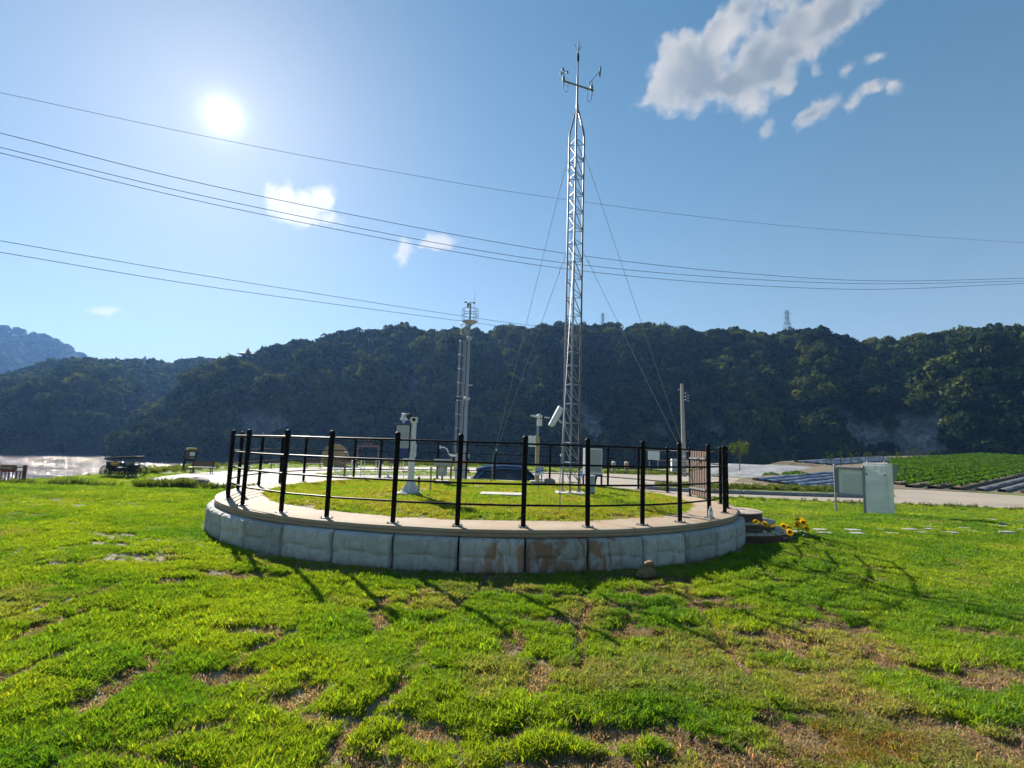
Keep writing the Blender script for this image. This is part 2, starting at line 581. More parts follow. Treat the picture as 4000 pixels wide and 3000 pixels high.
def plain_leaf(name, col, trans=.4):
    m = bpy.data.materials.new(name)
    m.use_nodes = True
    t = m.node_tree
    for n in list(t.nodes):
        t.nodes.remove(n)
    f, _ = NOISE(t, N(t, 'ShaderNodeTexCoord').outputs['Object'], 3.0, 3, .6)
    c = MIXC(t, RAMP(t, f, .3, .7), col, tuple(v * .6 for v in col))
    d, tr, mx, o = N(t, 'ShaderNodeBsdfDiffuse'), N(t, 'ShaderNodeBsdfTranslucent'), N(t, 'ShaderNodeMixShader'), N(t, 'ShaderNodeOutputMaterial')
    t.links.new(c, d.inputs[0])
    t.links.new(VM(t, 'MULTIPLY', c, (1.2, 1.1, .5)), tr.inputs[0])
    mx.inputs[0].default_value = trans
    t.links.new(d.outputs[0], mx.inputs[1])
    t.links.new(tr.outputs[0], mx.inputs[2])
    t.links.new(mx.outputs[0], o.inputs[0])
    MATS[name] = m


plain_leaf('petal', (.90, .62, .015), .5)
plain_leaf('tree_leaf', (.14, .19, .03))
plain_leaf('bush_leaf', (.06, .12, .02))
plain_leaf('crop_leaf', (.085, .19, .018), .42)
plain_leaf('corn_leaf', (.10, .15, .03), .45)


def water_mat():
    m, t, b = principled('river_water')
    pos = N(t, 'ShaderNodeNewGeometry').outputs['Position']
    mp = N(t, 'ShaderNodeMapping')
    mp.inputs['Rotation'].default_value = (0, 0, R(30))
    mp.inputs['Scale'].default_value = (.5, 1.5, 1)
    t.links.new(pos, mp.inputs[0])
    f, _ = NOISE(t, mp.outputs[0], 1.0, 4, .6, .4)
    f2, _ = NOISE(t, mp.outputs[0], .12, 3, .5)
    b.inputs['Base Color'].default_value = (.17, .13, .10, 1)
    t.links.new(M(t, 'ADD', .06, M(t, 'MULTIPLY', RAMP(t, f2, .35, .7), .06)), b.inputs['Roughness'])
    b.inputs['IOR'].default_value = 1.33
    bn = N(t, 'ShaderNodeBump')
    bn.inputs['Strength'].default_value = 1.0
    bn.inputs['Distance'].default_value = .75
    t.links.new(M(t, 'MULTIPLY', f, M(t, 'ADD', .35, RAMP(t, f2, .38, .6))), bn.inputs['Height'])
    t.links.new(bn.outputs[0], b.inputs['Normal'])
    MATS['water'] = m


water_mat()


def hill_mat():
    m, t, b = principled('hillside')
    pos = N(t, 'ShaderNodeNewGeometry').outputs['Position']
    at = N(t, 'ShaderNodeAttribute', attribute_name='rock')
    mp = N(t, 'ShaderNodeMapping')
    mp.inputs['Scale'].default_value = (1, 1, .35)
    t.links.new(pos, mp.inputs[0])
    f, _ = NOISE(t, mp.outputs[0], .14, 7, .65)
    g, _ = NOISE(t, mp.outputs[0], .5, 6, .7)
    rock = MIXC(t, RAMP(t, f, .35, .65), (.36, .32, .30), (.13, .12, .115))
    rock = MIXC(t, M(t, 'MULTIPLY', RAMP(t, g, .48, .58), .8), rock, (.05, .055, .045))
    soil = MIXC(t, RAMP(t, g, .3, .7), (.030, .045, .015), (.055, .06, .025))
    t.links.new(MIXC(t, at.outputs['Fac'], soil, rock), b.inputs['Base Color'])
    b.inputs['Roughness'].default_value = .95
    bn = N(t, 'ShaderNodeBump')
    bn.inputs['Strength'].default_value = 1.0
    bn.inputs['Distance'].default_value = 2.5
    t.links.new(f, bn.inputs['Height'])
    t.links.new(bn.outputs[0], b.inputs['Normal'])
    MATS['hill'] = m


hill_mat()


# ------------------------------------------------------------------ mesh building
class MB:
    def __init__(s):
        s.v, s.f = [], []

    def add(s, vs, fs):
        o = len(s.v)
        s.v += [tuple(v) for v in vs]
        s.f += [tuple(i + o for i in f) for f in fs]
        return s

    def box(s, c, d, rz=0.0, rx=0.0, ry=0.0):
        h = Vector(d) / 2
        m = Euler((rx, ry, rz)).to_matrix()
        vs = [m @ Vector((sx * h.x, sy * h.y, sz * h.z)) + Vector(c) for sx in (-1, 1) for sy in (-1, 1) for sz in (-1, 1)]
        return s.add(vs, [(0, 1, 3, 2), (4, 6, 7, 5), (0, 4, 5, 1), (2, 3, 7, 6), (0, 2, 6, 4), (1, 5, 7, 3)])

    def tube(s, pts, r, seg=8, cap=True):
        pts = [Vector(p) for p in pts]
        n = len(pts)
        rs = r if isinstance(r, (list, tuple)) else [r] * n
        prev = None
        vs, fs = [], []
        for i, p in enumerate(pts):
            d = (pts[min(i + 1, n - 1)] - pts[max(i - 1, 0)]).normalized()
            if prev is None:
                a = Vector((0, 0, 1)) if abs(d.z) < .9 else Vector((1, 0, 0))
                prev = d.cross(a).normalized()
            x = (prev - d * prev.dot(d)).normalized()
            y = d.cross(x)
            prev = x
            for k in range(seg):
                t = 2 * math.pi * k / seg
                vs.append(p + (x * math.cos(t) + y * math.sin(t)) * rs[i])
        for i in range(n - 1):
            for k in range(seg):
                a, b = i * seg + k, i * seg + (k + 1) % seg
                fs.append((a, b, b + seg, a + seg))
        if cap:
            fs.append(tuple(range(seg))[::-1])
            fs.append(tuple((n - 1) * seg + k for k in range(seg)))
        return s.add(vs, fs)

    def lathe(s, prof, seg=16, c=(0, 0, 0), a0=0, a1=2 * math.pi):
        full = abs(a1 - a0 - 2 * math.pi) < 1e-6
        m = seg if full else seg + 1
        vs, fs = [], []
        for (r, z) in prof:
            for k in range(m):
                t = a0 + (a1 - a0) * k / seg
                vs.append((c[0] + r * math.cos(t), c[1] + r * math.sin(t), c[2] + z))
        for i in range(len(prof) - 1):
            for k in range(seg):
                a, b = i * m + k, i * m + (k + 1) % m
                fs.append((a, b, b + m, a + m))
        if full and prof[0][0] > 1e-6:
            fs.append(tuple(range(m))[::-1])
        if full and prof[-1][0] > 1e-6:
            fs.append(tuple((len(prof) - 1) * m + k for k in range(m)))
        return s.add(vs, fs)

    def ring(s, prof, seg=96, c=(0, 0, 0)):
        """closed profile swept round"""
        vs, fs = [], []
        n = len(prof)
        for k in range(seg):
            t = 2 * math.pi * k / seg
            for (r, z) in prof:
                vs.append((c[0] + r * math.cos(t), c[1] + r * math.sin(t), c[2] + z))
        for k in range(seg):
            for i in range(n):
                a, b = k * n + i, k * n + (i + 1) % n
                a2, b2 = ((k + 1) % seg) * n + i, ((k + 1) % seg) * n + (i + 1) % n
                fs.append((a, a2, b2, b))
        return s.add(vs, fs)

    def prism(s, poly, z0, z1):
        n = len(poly)
        vs = [(x, y, z0) for x, y in poly] + [(x, y, z1) for x, y in poly]
        fs = [tuple(range(n))[::-1], tuple(range(n, 2 * n))] + [(i, (i + 1) % n, n + (i + 1) % n, n + i) for i in range(n)]
        return s.add(vs, fs)

    def blob(s, c, rad, seed=0, amp=.25, nu=10, nv=7):
        rr = random.Random(seed)
        ph = [rr.uniform(0, 6.28) for _ in range(6)]
        vs, fs = [], []
        for j in range(nv + 1):
            th = math.pi * j / nv
            for i in range(nu):
                p = 2 * math.pi * i / nu
                k = 1 + amp * (math.sin(2 * p + ph[0] + th * 2) * .4 + math.sin(3 * p + ph[1]) * .3 * math.sin(th) + math.sin(3 * th + ph[2]) * .4)
                vs.append((c[0] + rad[0] * k * math.sin(th) * math.cos(p), c[1] + rad[1] * k * math.sin(th) * math.sin(p), c[2] + rad[2] * k * math.cos(th)))
        for j in range(nv):
            for i in range(nu):
                a, b = j * nu + i, j * nu + (i + 1) % nu
                fs.append((a, a + nu, b + nu, b))
        return s.add(vs, fs)

    def build(s, name, material, parent=None, smooth=False, bevel=0.0, loc=None, link=True):
        me = bpy.data.meshes.new(name)
        me.from_pydata(s.v, [], s.f)
        me.validate()
        me.update()
        if material:
            me.materials.append(MATS[material] if isinstance(material, str) else material)
        o = bpy.data.objects.new(name, me)
        if link:
            C.objects.link(o)
        if parent:
            o.parent = parent
        if loc is not None:
            o.location = loc
        if smooth:
            me.polygons.foreach_set('use_smooth', [True] * len(me.polygons))
            me.set_sharp_from_angle(angle=R(42))
        if bevel:
            b = o.modifiers.new('bevel', 'BEVEL')
            b.width = bevel
            b.segments = 2
            b.limit_method = 'ANGLE'
        return o


def tag(o, label=None, cat=None, group=None, kind=None):
    if label:
        o['label'] = label
    if cat:
        o['category'] = cat
    if group:
        o['group'] = group
    if kind:
        o['kind'] = kind
    return o


def thing(name, loc, label, cat, group=None, rz=0.0):
    o = bpy.data.objects.new(name, None)
    o.empty_display_size = .1
    C.objects.link(o)
    o.location = loc
    o.rotation_euler = (0, 0, rz)
    return tag(o, label, cat, group)


def inst(src, parent=None, loc=None, rot=None, scale=None, name=None):
    o = src.copy()
    C.objects.link(o)
    o.name = name or src.name.split('.')[0]
    o.parent = parent
    if loc is not None:
        o.location = loc
    if rot is not None:
        o.rotation_euler = rot
    if scale is not None:
        o.scale = scale
    return o


def bar(src, p, q, parent, name=None):
    """a copy of a unit bar (along +Z, length 1) stretched from p to q"""
    p, q = Vector(p), Vector(q)
    d = q - p
    o = inst(src, parent, p, d.to_track_quat('Z', 'Y').to_euler(), (1, 1, d.length), name)
    return o


def unit_bar(name, r, material, seg=6):
    return MB().tube([(0, 0, 0), (0, 0, 1)], r, seg).build(name, material, link=False, smooth=True)


# ------------------------------------------------------------------ instancing for stuff (grass, forest, weeds)
def scatter_group(name, coll):
    ng = bpy.data.node_groups.new(name, 'GeometryNodeTree')
    ng.interface.new_socket('Geometry', in_out='INPUT', socket_type='NodeSocketGeometry')
    ng.interface.new_socket('Geometry', in_out='OUTPUT', socket_type='NodeSocketGeometry')
    i, o = ng.nodes.new('NodeGroupInput'), ng.nodes.new('NodeGroupOutput')
    ip = ng.nodes.new('GeometryNodeInstanceOnPoints')
    ci = ng.nodes.new('GeometryNodeCollectionInfo')
    ci.inputs['Collection'].default_value = coll
    ci.inputs['Separate Children'].default_value = True
    ci.inputs['Reset Children'].default_value = True
    ng.links.new(i.outputs[0], ip.inputs['Points'])
    ng.links.new(ci.outputs[0], ip.inputs['Instance'])
    ip.inputs['Pick Instance'].default_value = True

    def attr(nm, typ):
        a = ng.nodes.new('GeometryNodeInputNamedAttribute')
        a.data_type = typ
        a.inputs['Name'].default_value = nm
        return a.outputs[0]
    ng.links.new(attr('pick', 'INT'), ip.inputs['Instance Index'])
    e2r = ng.nodes.new('FunctionNodeEulerToRotation')
    ng.links.new(attr('rot', 'FLOAT_VECTOR'), e2r.inputs[0])
    ng.links.new(e2r.outputs[0], ip.inputs['Rotation'])
    ng.links.new(attr('scl', 'FLOAT_VECTOR'), ip.inputs['Scale'])
    ng.links.new(ip.outputs[0], o.inputs[0])
    return ng


def scatter(name, pts, rot, scl, tint, pick, coll):
    me = bpy.data.meshes.new(name)
    n = len(pts)
    me.vertices.add(n)
    me.vertices.foreach_set('co', np.asarray(pts, np.float32).ravel())
    for nm, typ, arr in (('rot', 'FLOAT_VECTOR', rot), ('scl', 'FLOAT_VECTOR', scl), ('tint', 'FLOAT_VECTOR', tint)):
        a = me.attributes.new(nm, typ, 'POINT')
        a.data.foreach_set('vector', np.asarray(arr, np.float32).ravel())
    a = me.attributes.new('pick', 'INT', 'POINT')
    a.data.foreach_set('value', np.asarray(pick, np.int32))
    me.update()
    o = bpy.data.objects.new(name, me)
    C.objects.link(o)
    md = o.modifiers.new('scatter', 'NODES')
    md.node_group = scatter_group('scatter_' + name, coll)
    return o


def leaf_mesh(name, vs, fs, shade, material, coll):
    me = bpy.data.meshes.new(name)
    me.from_pydata(vs, [], fs)
    a = me.attributes.new('shade', 'FLOAT_COLOR', 'POINT')
    a.data.foreach_set('color', np.asarray([(s[0], s[1], s[2], 1) for s in shade], np.float32).ravel())
    me.materials.append(MATS[material])
    o = bpy.data.objects.new(name, me)
    coll.objects.link(o)
    return o


def tuft(name, seed, coll, blades=34, rad=.05, hmin=.025, hmax=.065, lean=.5, w=.0034, mname='grass_blade'):
    rr = random.Random(seed)
    vs, fs, sh = [], [], []
    for _ in range(blades):
        a, q = rr.uniform(0, 6.283), rad * math.sqrt(rr.random())
        bx, by = q * math.cos(a), q * math.sin(a)
        h = rr.uniform(hmin, hmax)
        t = rr.uniform(0, 6.283)
        le = rr.uniform(.1, lean) * h * 1.4
        dx, dy = math.cos(t) * le, math.sin(t) * le
        s = rr.uniform(0, 6.283)
        wx, wy = math.cos(s) * w, math.sin(s) * w
        o = len(vs)
        k = rr.uniform(.75, 1.25)
        if rr.random() < .10:
            c = (1.7 * k, 1.15 * k, 1.9 * k)
        else:
            c = (k * rr.uniform(.85, 1.15), k, k)
        vs += [(bx - wx, by - wy, -.01), (bx + wx, by + wy, -.01), (bx + dx * .4 - wx * .9, by + dy * .4 - wy * .9, h * .6), (bx + dx * .4 + wx * .9, by + dy * .4 + wy * .9, h * .6), (bx + dx, by + dy, h)]
        fs += [(o, o + 1, o + 3, o + 2), (o + 2, o + 3, o + 4)]
        sh += [c] * 5
    return leaf_mesh(name, vs, fs, sh, mname, coll)


def crown(name, seed, coll, rx=3.2, rz=3.4, lobes=11, leaves=26, size=1.3, conifer=False, mname='forest_leaf', base=2.4):
    rr = random.Random(seed)
    vs, fs, sh = [], [], []
    for L in range(lobes):
        if conifer:
            f = (L + .5) / lobes
            z = base * .4 + f * rz * 2.1
            r = rx * .62 * (1 - f) + .15
            a = rr.uniform(0, 6.28)
            cx, cy, cz, lr = r * .5 * math.cos(a), r * .5 * math.sin(a), z, r * .8 + .2
        else:
            a = rr.uniform(0, 6.28)
            e = rr.uniform(-.35, 1.0)
            q = math.sqrt(max(0, 1 - e * e)) * rx * rr.uniform(.45, .75)
            cx, cy, cz, lr = q * math.cos(a), q * math.sin(a), base + rz * (.45 + e * .5), rx * rr.uniform(.34, .52)
        tone = rr.uniform(.72, 1.3)
        for _ in range(leaves):
            d = Vector((rr.gauss(0, 1), rr.gauss(0, 1), rr.gauss(0, 1) + .25)).normalized()
            p = Vector((cx, cy, cz)) + d * lr * rr.uniform(.65, 1.1)
            n = (d + Vector((rr.gauss(0, .55), rr.gauss(0, .55), rr.gauss(0, .55)))).normalized()
            t = n.cross(Vector((rr.gauss(0, 1), rr.gauss(0, 1), rr.gauss(0, 1)))).normalized()
            b = n.cross(t)
            s = size * rr.uniform(.45, 1.0)
            o = len(vs)
            vs += [p - t * s * .5 - b * s * .3, p + t * s * .3 - b * s * .5, p + t * s * .55 + b * s * .3, p - t * s * .25 + b * s * .5]
            fs += [(o, o + 1, o + 2, o + 3)]
            k = tone * rr.uniform(.9, 1.1)
            sh += [(k, k, k)] * 4
    # trunk
    o = len(vs)
    vs += [(-.16, 0, -2), (.1, -.14, -2), (.1, .14, -2), (0, 0, base + rz * .4)]
    fs += [(o, o + 1, o + 3), (o + 1, o + 2, o + 3), (o + 2, o, o + 3)]
    sh += [(.9, .55, .5)] * 4
    return leaf_mesh(name, [tuple(v) for v in vs], fs, sh, mname, coll)


def protos(name):
    return bpy.data.collections.new(name)


# ------------------------------------------------------------------ the ground
def polar_ground():
    az = np.concatenate([np.radians(np.arange(-66, 66, .5)), np.radians(np.arange(66, 294, 4.0))])
    rr = np.concatenate([[0.0], np.geomspace(.7, 32, 130), np.geomspace(33, 150, 90), np.geomspace(160, 4000, 30)])
    na, nr = len(az), len(rr)
    A, Q = np.meshgrid(az, rr)
    X, Y = Q * np.sin(A), Q * np.cos(A)
    Z = gz(X, Y) + relief(X, Y) - .035 * bare_mask(X, Y) * (Q < 20)
    vs = np.stack([X, Y, Z], -1).reshape(-1, 3)
    i, k = np.meshgrid(np.arange(nr - 1), np.arange(na), indexing='ij')
    k2 = (k + 1) % na
    q = np.stack([i * na + k, i * na + k2, (i + 1) * na + k2, (i + 1) * na + k], -1).reshape(-1, 4)[:, ::-1]
    me = bpy.data.meshes.new('ground')
    me.from_pydata(vs.tolist(), [], q.tolist())
    me.validate()
    me.polygons.foreach_set('use_smooth', [True] * len(me.polygons))
    me.materials.append(MATS['soil'])
    o = bpy.data.objects.new('ground', me)
    C.objects.link(o)
    tag(o, 'lawn and meadow ground falling to the river bank', 'ground', kind='structure')


polar_ground()


def sheet(name, poly, z, material, thick=.05, label=None):
    o = MB().prism(poly, z - thick, z).build(name, material)
    return tag(o, label, None, kind='structure')


G = -1.05
sheet('plaza', [(-17.5, 30.6), (-20.2, 31.6), (-22.4, 33.4), (-23.6, 38.9), (-22.9, 44.3), (-21.9, 51.9), (-18.2, 58.9), (-12, 64.6), (-3, 69.5), (1.6, 67), (3.5, 55), (2, 29.4), (-6, 29.3)], G + .02, 'plaza', .06, 'pale concrete plaza behind the round platform')
sheet('road', [(2.004, 29.5), (3.504, 55), (1.68, 61), (12.2, 62.6), (16.8, 63.2), (24.9, 64.6), (29.1, 57.7), (32.5, 52.2), (39, 48), (46, 41), (70, 25), (70, 12), (45, 22), (29.9, 31.4), (25, 32.8), (20.8, 32.3), (14.7, 33.9), (8.5, 32)], G + .024, 'road', .06, 'beige concrete road beyond the lawn')
# grass oval inside the plaza, laid a little above the paving
sheet('turf_oval', [(-15.8, 44.2), (-15.3, 48.8), (-12.1, 52.2), (-7.6, 54.6), (-2.3, 53.8), (-1.6, 50), (-3.1, 47.8), (-10.5, 45.4), (-14.3, 42.8)], G + .045, 'soil', .05)


def river():
    o = MB().add([(-900, -200, -6.5), (900, -200, -6.5), (900, 900, -6.5), (-900, 900, -6.5)], [(0, 1, 2, 3)]).build('river', 'water')
    tag(o, 'brown river glittering in the sun', 'river', kind='structure')


river()

# raised kerbed strip between road and path
ks = [(9.6, 38.2), (12.3, 36.6), (15.8, 36.45), (19.1, 36.3), (24.1, 36.5), (26.2, 38.0), (27.3, 40.6), (24.0, 41.6), (16.6, 40.4), (11.2, 40.2)]
k0 = thing('road_island', (0, 0, G), 'long kerbed strip of weeds between the road and the path', 'kerb')
for i in range(len(ks)):
    a, b = Vector(ks[i]), Vector(ks[(i + 1) % len(ks)])
    n = max(1, int((b - a).length / 1.9))
    for j in range(n):
        p, q = a.lerp(b, (j + .006) / n), a.lerp(b, (j + .994) / n)
        m = (p + q) / 2
        MB().box((m.x, m.y, .12), ((q - p).length, .18, .28), math.atan2((q - p).y, (q - p).x)).build('kerbstone', 'kerb', k0, bevel=.015)
MB().prism([((x - 17.5) * .975 + 17.5, (y - 38.6) * .93 + 38.6) for x, y in ks], .0, .22).build('soil_bed', 'soil', k0)


# gravel bank on the right
def gravel_bank():
    near = [(24.9, 65.2), (27.7, 63.2), (30.5, 61.2), (33.0, 60.2)]
    far = [(26, 80), (33, 81), (41, 81), (52, 83)]
    mb = MB()
    n = 26
    vs, fs = [], []
    for j in range(n + 1):
        t = j / n
        for i in range(25):
            s = i / 24 * 3
            k = min(int(s), 2)
            f = s - k
            a = Vector(near[k]).lerp(Vector(near[k + 1]), f)
            b = Vector(far[k]).lerp(Vector(far[k + 1]), f)
            p = a.lerp(b, t)
            z = G - .03 + 1.38 * float(ss(0, 1, t * 1.1)) + (float(fbm(p.x * .5, p.y * .5, 3, 8)) - .5) * .35 * min(1, t * 6) * min(1, (i + .3) / 4)
            vs.append((p.x, p.y, z))
    for j in range(n):
        for i in range(24):
            a = j * 25 + i
            fs.append((a, a + 1, a + 26, a + 25))
    o = mb.add(vs, fs).build('gravel_bank', 'gravel', smooth=True)
    tag(o, 'grey gravel bank beside the road', 'gravel', kind='structure')


gravel_bank()


# crop field on the right, rising away from the road
def fz(y):
    return -1.03 + .055 * (y - 46)


FA = R(38.5)
FD, FN = Vector((math.cos(FA), math.sin(FA))), Vector((-math.sin(FA), math.cos(FA)))


def row_line(off, a, b):
    """points along a field row: off = distance across the rows"""
    org = Vector((36.0, 50.5)) + FN * off
    return org + FD * a, org + FD * b


def crop_field():
    pts = []
    for off, a in ((-11.5, 9), (-6, 4), (0, -2.6), (3, -10.5), (10.5, -8.5), (11.5, 2), (15, 23.5), (21.5, 24), (21.5, 62), (14.6, 120), (-11.5, 120)):
        p, _ = row_line(off, a, 0)
        pts.append((p.x, p.y))
    cx_, cy_ = sum(x for x, y in pts) / len(pts), sum(y for x, y in pts) / len(pts)
    vs = [(x, y, fz(y) - .12) for x, y in pts]
    for x, y in pts:
        d = Vector((x - cx_, y - cy_)).normalized() * max(.2, (fz(y) + 1.15) * 3.2)
        vs.append((x + d.x, y + d.y, -1.35))
    n = len(pts)
    o = MB().add(vs, [tuple(range(n))[::-1]] + [(i, i + n, (i + 1) % n + n, (i + 1) % n) for i in range(n)]).build('crop_field', 'field_soil')
    tag(o, 'sloping ploughed field beside the road', 'field', kind='structure')


crop_field()


def crop_row(off, a, b, seed, leafy=True, mm='mulch', h=.42, w=.75):
    p, q = row_line(off, a, b)
    L = (q - p).length
    rr = random.Random(seed)
    root = Vector((p.x, p.y, fz(p.y)))
    mb = MB()
    n = max(4, int(L / .7))
    vs, fs = [], []
    prof = [(-.5, -.12), (-.46, .04), (-.22, .13), (.22, .13), (.46, .04), (.5, -.12)]
    for i in range(n + 1):
        t = i / n
        c = p.lerp(q, t)
        for (u, z) in prof:
            k = w * u * (1 + rr.uniform(-.12, .12))
            vs.append((c.x + FN.x * k - root.x, c.y + FN.y * k - root.y, fz(c.y) + z * (.9 + rr.uniform(-.3, .3)) - root.z))
    m = len(prof)
    for i in range(n):
        for k in range(m - 1):
            a_ = i * m + k
            fs.append((a_, a_ + 1, a_ + 1 + m, a_ + m))
    ridge = (vs, fs)
    if not leafy:
        o = MB().add(*ridge).build('mulched_ridge', mm, smooth=True, loc=root)
        return o
    t = bpy.data.objects.new('crop_row', None)
    C.objects.link(t)
    t.location = root
    MB().add(*ridge).build('soil_ridge', 'field_soil', t, smooth=True)
    lv, lf = [], []
    cnt = int(L * 22)
    for i in range(cnt):
        tt = (i + rr.random()) / cnt
        c = p.lerp(q, tt)
        u = rr.gauss(0, .17)
        z = .18 + h * rr.uniform(.2, 1.0) * (1 - abs(u) * 1.2)
        cc = Vector((c.x + FN.x * u - root.x, c.y + FN.y * u - root.y, fz(c.y) + z - root.z))
        d = Vector((rr.gauss(0, 1), rr.gauss(0, 1), rr.gauss(0, .6))).normalized()
        e = d.cross(Vector((rr.gauss(0, 1), rr.gauss(0, 1), rr.gauss(0, 1)))).normalized()
        s = rr.uniform(.12, .24)
        o = len(lv)
        lv += [cc - d * s, cc - e * s * .55, cc + d * s, cc + e * s * .55]
        lf.append((o, o + 1, o + 2, o + 3))
    lo = MB().add(lv, lf).build('leaves', 'crop_leaf', t)
    lo['kind'] = 'stuff'
    return t


ORD = ['first', 'second', 'third', 'fourth', 'fifth', 'sixth', 'seventh', 'eighth', 'ninth', 'tenth', 'eleventh', 'twelfth', 'thirteenth']
for i in range(13):
    off = -3.8 + i * 1.42
    o = crop_row(off, .3 - off * .82 if off < 0 else 1.2 + 3.3 * off, 112, 100 + i)
    tag(o, '%s row of green crop plants counted from the road' % ORD[i], 'crop row', 'rows of green crops in the field')
for i in range(5):
    o = crop_row(-5.3 - i * 1.35, 4.7 + i * 1.1, 70, 200 + i, False, 'mulch_grey', w=.66)
    tag(o, 'dark plastic covered ridge, %s below the green crop rows' % ORD[i], 'mulch ridge', 'plastic covered ridges near the road')
for i in range(5):
    o = crop_row(3.2 + i * 1.42, -10.0 + i * .4, 9.0 + i * 4.4, 300 + i, False, 'mulch', w=.8)
    tag(o, 'blue plastic covered ridge behind the notice board, %s from the road' % ORD[i], 'mulch ridge', 'blue plastic ridges left of the steel kiosk')
for i in range(4):
    o = crop_row(15.0 + i * 1.5, 25.0, 62, 320 + i, False, 'mulch', w=.8)
    tag(o, 'long blue plastic covered ridge behind the green rows, %s from them' % ORD[i], 'mulch ridge', 'blue plastic ridges behind the crops')
for i in range(2):
    o = crop_row(.2 + i * 1.3, -7.5, -2.6, 340 + i)
    tag(o, 'short %s mound of green plants left of the steel kiosk' % ('nearer' if i == 0 else 'farther'), 'crop row', 'short green mounds')
# corn plants on the skyline of the field
ORD2 = ORD + ['fourteenth', 'fifteenth', 'sixteenth', 'seventeenth', 'eighteenth', 'nineteenth', 'twentieth', 'twenty-first', 'twenty-second', 'twenty-third', 'twenty-fourth', 'twenty-fifth', 'twenty-sixth']
rr = random.Random(5)
for i in range(26):
    p, _ = row_line(13.4 + rr.uniform(-.3, .3), 20 + i * 2.0 + rr.uniform(-.6, .6), 0)
    mb = MB()
    hh = rr.uniform(1.2, 2.0)
    mb.tube([(0, 0, -.3), (0, 0, hh)], .025, 5)
    st = mb
    t = thing('corn_plant', (p.x, p.y, fz(p.y)), '%s tall corn plant from the left on the upper field edge' % ORD2[i], 'corn', 'corn plants along the field edge')
    st.build('stalk', 'corn_leaf', t)
    lv = MB()
    for k in range(12):
        a = rr.uniform(0, 6.28)
        z = hh * rr.uniform(.25, 1.0)
        l = rr.uniform(.35, .65)
        d = Vector((math.cos(a), math.sin(a), 0))
        sdv = Vector((-d.y, d.x, 0)) * .06
        p0, p1, p2 = Vector((0, 0, z)), Vector((0, 0, z + .22)) + d * l * .5, Vector((0, 0, z + .05)) + d * l
        lv.add([p0 - sdv * .6, p0 + sdv * .6, p1 + sdv, p1 - sdv, p2], [(0, 1, 2, 3), (3, 2, 4)])
    lv.build('leaves', 'corn_leaf', t)


# ------------------------------------------------------------------ hills, forest and the air
def interp(tab, x):
    tab = np.asarray(tab, float)
    return np.interp(x, tab[:, 0], tab[:, 1])


SKY_A = [(-75, 2), (-60, 3), (-50, 3.2), (-44, 4.24), (-42.5, 4.78), (-40.6, 5.58), (-37.6, 6.34), (-34.3, 6.54), (-30.4, 7.19), (-20, 7.5), (-5, 6)]
SKY_B = [(-36.4, -1.6), (-36.1, -.9), (-35.7, .5), (-35.2, 1.73), (-34.3, 2.6), (-32.3, 3.8), (-31.9, 5.3), (-30.7, 6.7), (-28.1, 7.65), (-26.75, 7.9), (-24.15, 9.42), (-20.7, 10.24), (-18.3, 11.18), (-15.3, 11.93), (-12.5, 12.31), (-9, 12.16),
         (-5.6, 12.7), (-3, 12.63), (-.5, 13.3), (2.55, 13.0), (5.1, 13.43), (9.6, 13.05), (13, 13.39), (14.4, 13.26), (19.1, 12.63), (23.5, 12.28), (26.8, 11.76), (29.2, 12.02), (31.1, 11.6), (33.3, 10.7), (34, 10.37),
         (35.7, 10.91), (38.3, 10.85), (40.2, 10.95), (41.9, 10.89), (44.4, 10.43), (52, 9), (62, 7), (75, 4)]
SKY_D = [(-70, 5.0), (-55, 7.2), (-48, 8.4), (-44.4, 7.91), (-43.3, 7.8), (-42.8, 7.53), (-42, 7.77), (-40.7, 7.28), (-39.5, 6.69), (-38.7, 6.28), (-34, 5.2), (-28, 4.5), (-15, 3)]
ROCKS = [(-29.6, 2.6, .35, 1.0, .8), (-25.2, 1.2, 2.4, .8, .8), (-11.0, 7.9, 1.0, .35, .8), (-10.7, 5.6, .35, 1.3, .9), (-9.9, 6.6, .3, 1.0, .6), (-8.1, 7.8, .4, .6, .8), (8.4, 2.2, .8, 1.5, 1.15), (15.8, 1.4, .7, 1.0, .7),
         (31.6, 3.6, 1.3, .45, .8), (33.6, 1.8, .9, 1.0, .8), (36.8, 1.6, .6, 1.6, .8), (38.4, 1.9, .5, 1.2, 1), (-21.8, .9, 1.6, .6, .7), (-5, 4.0, .4, 1.2, .5), (21, 2.0, .7, .9, .5), (27.5, 4.2, .6, .8, .5), (-17, 2.0, .6, 1.0, .6)]


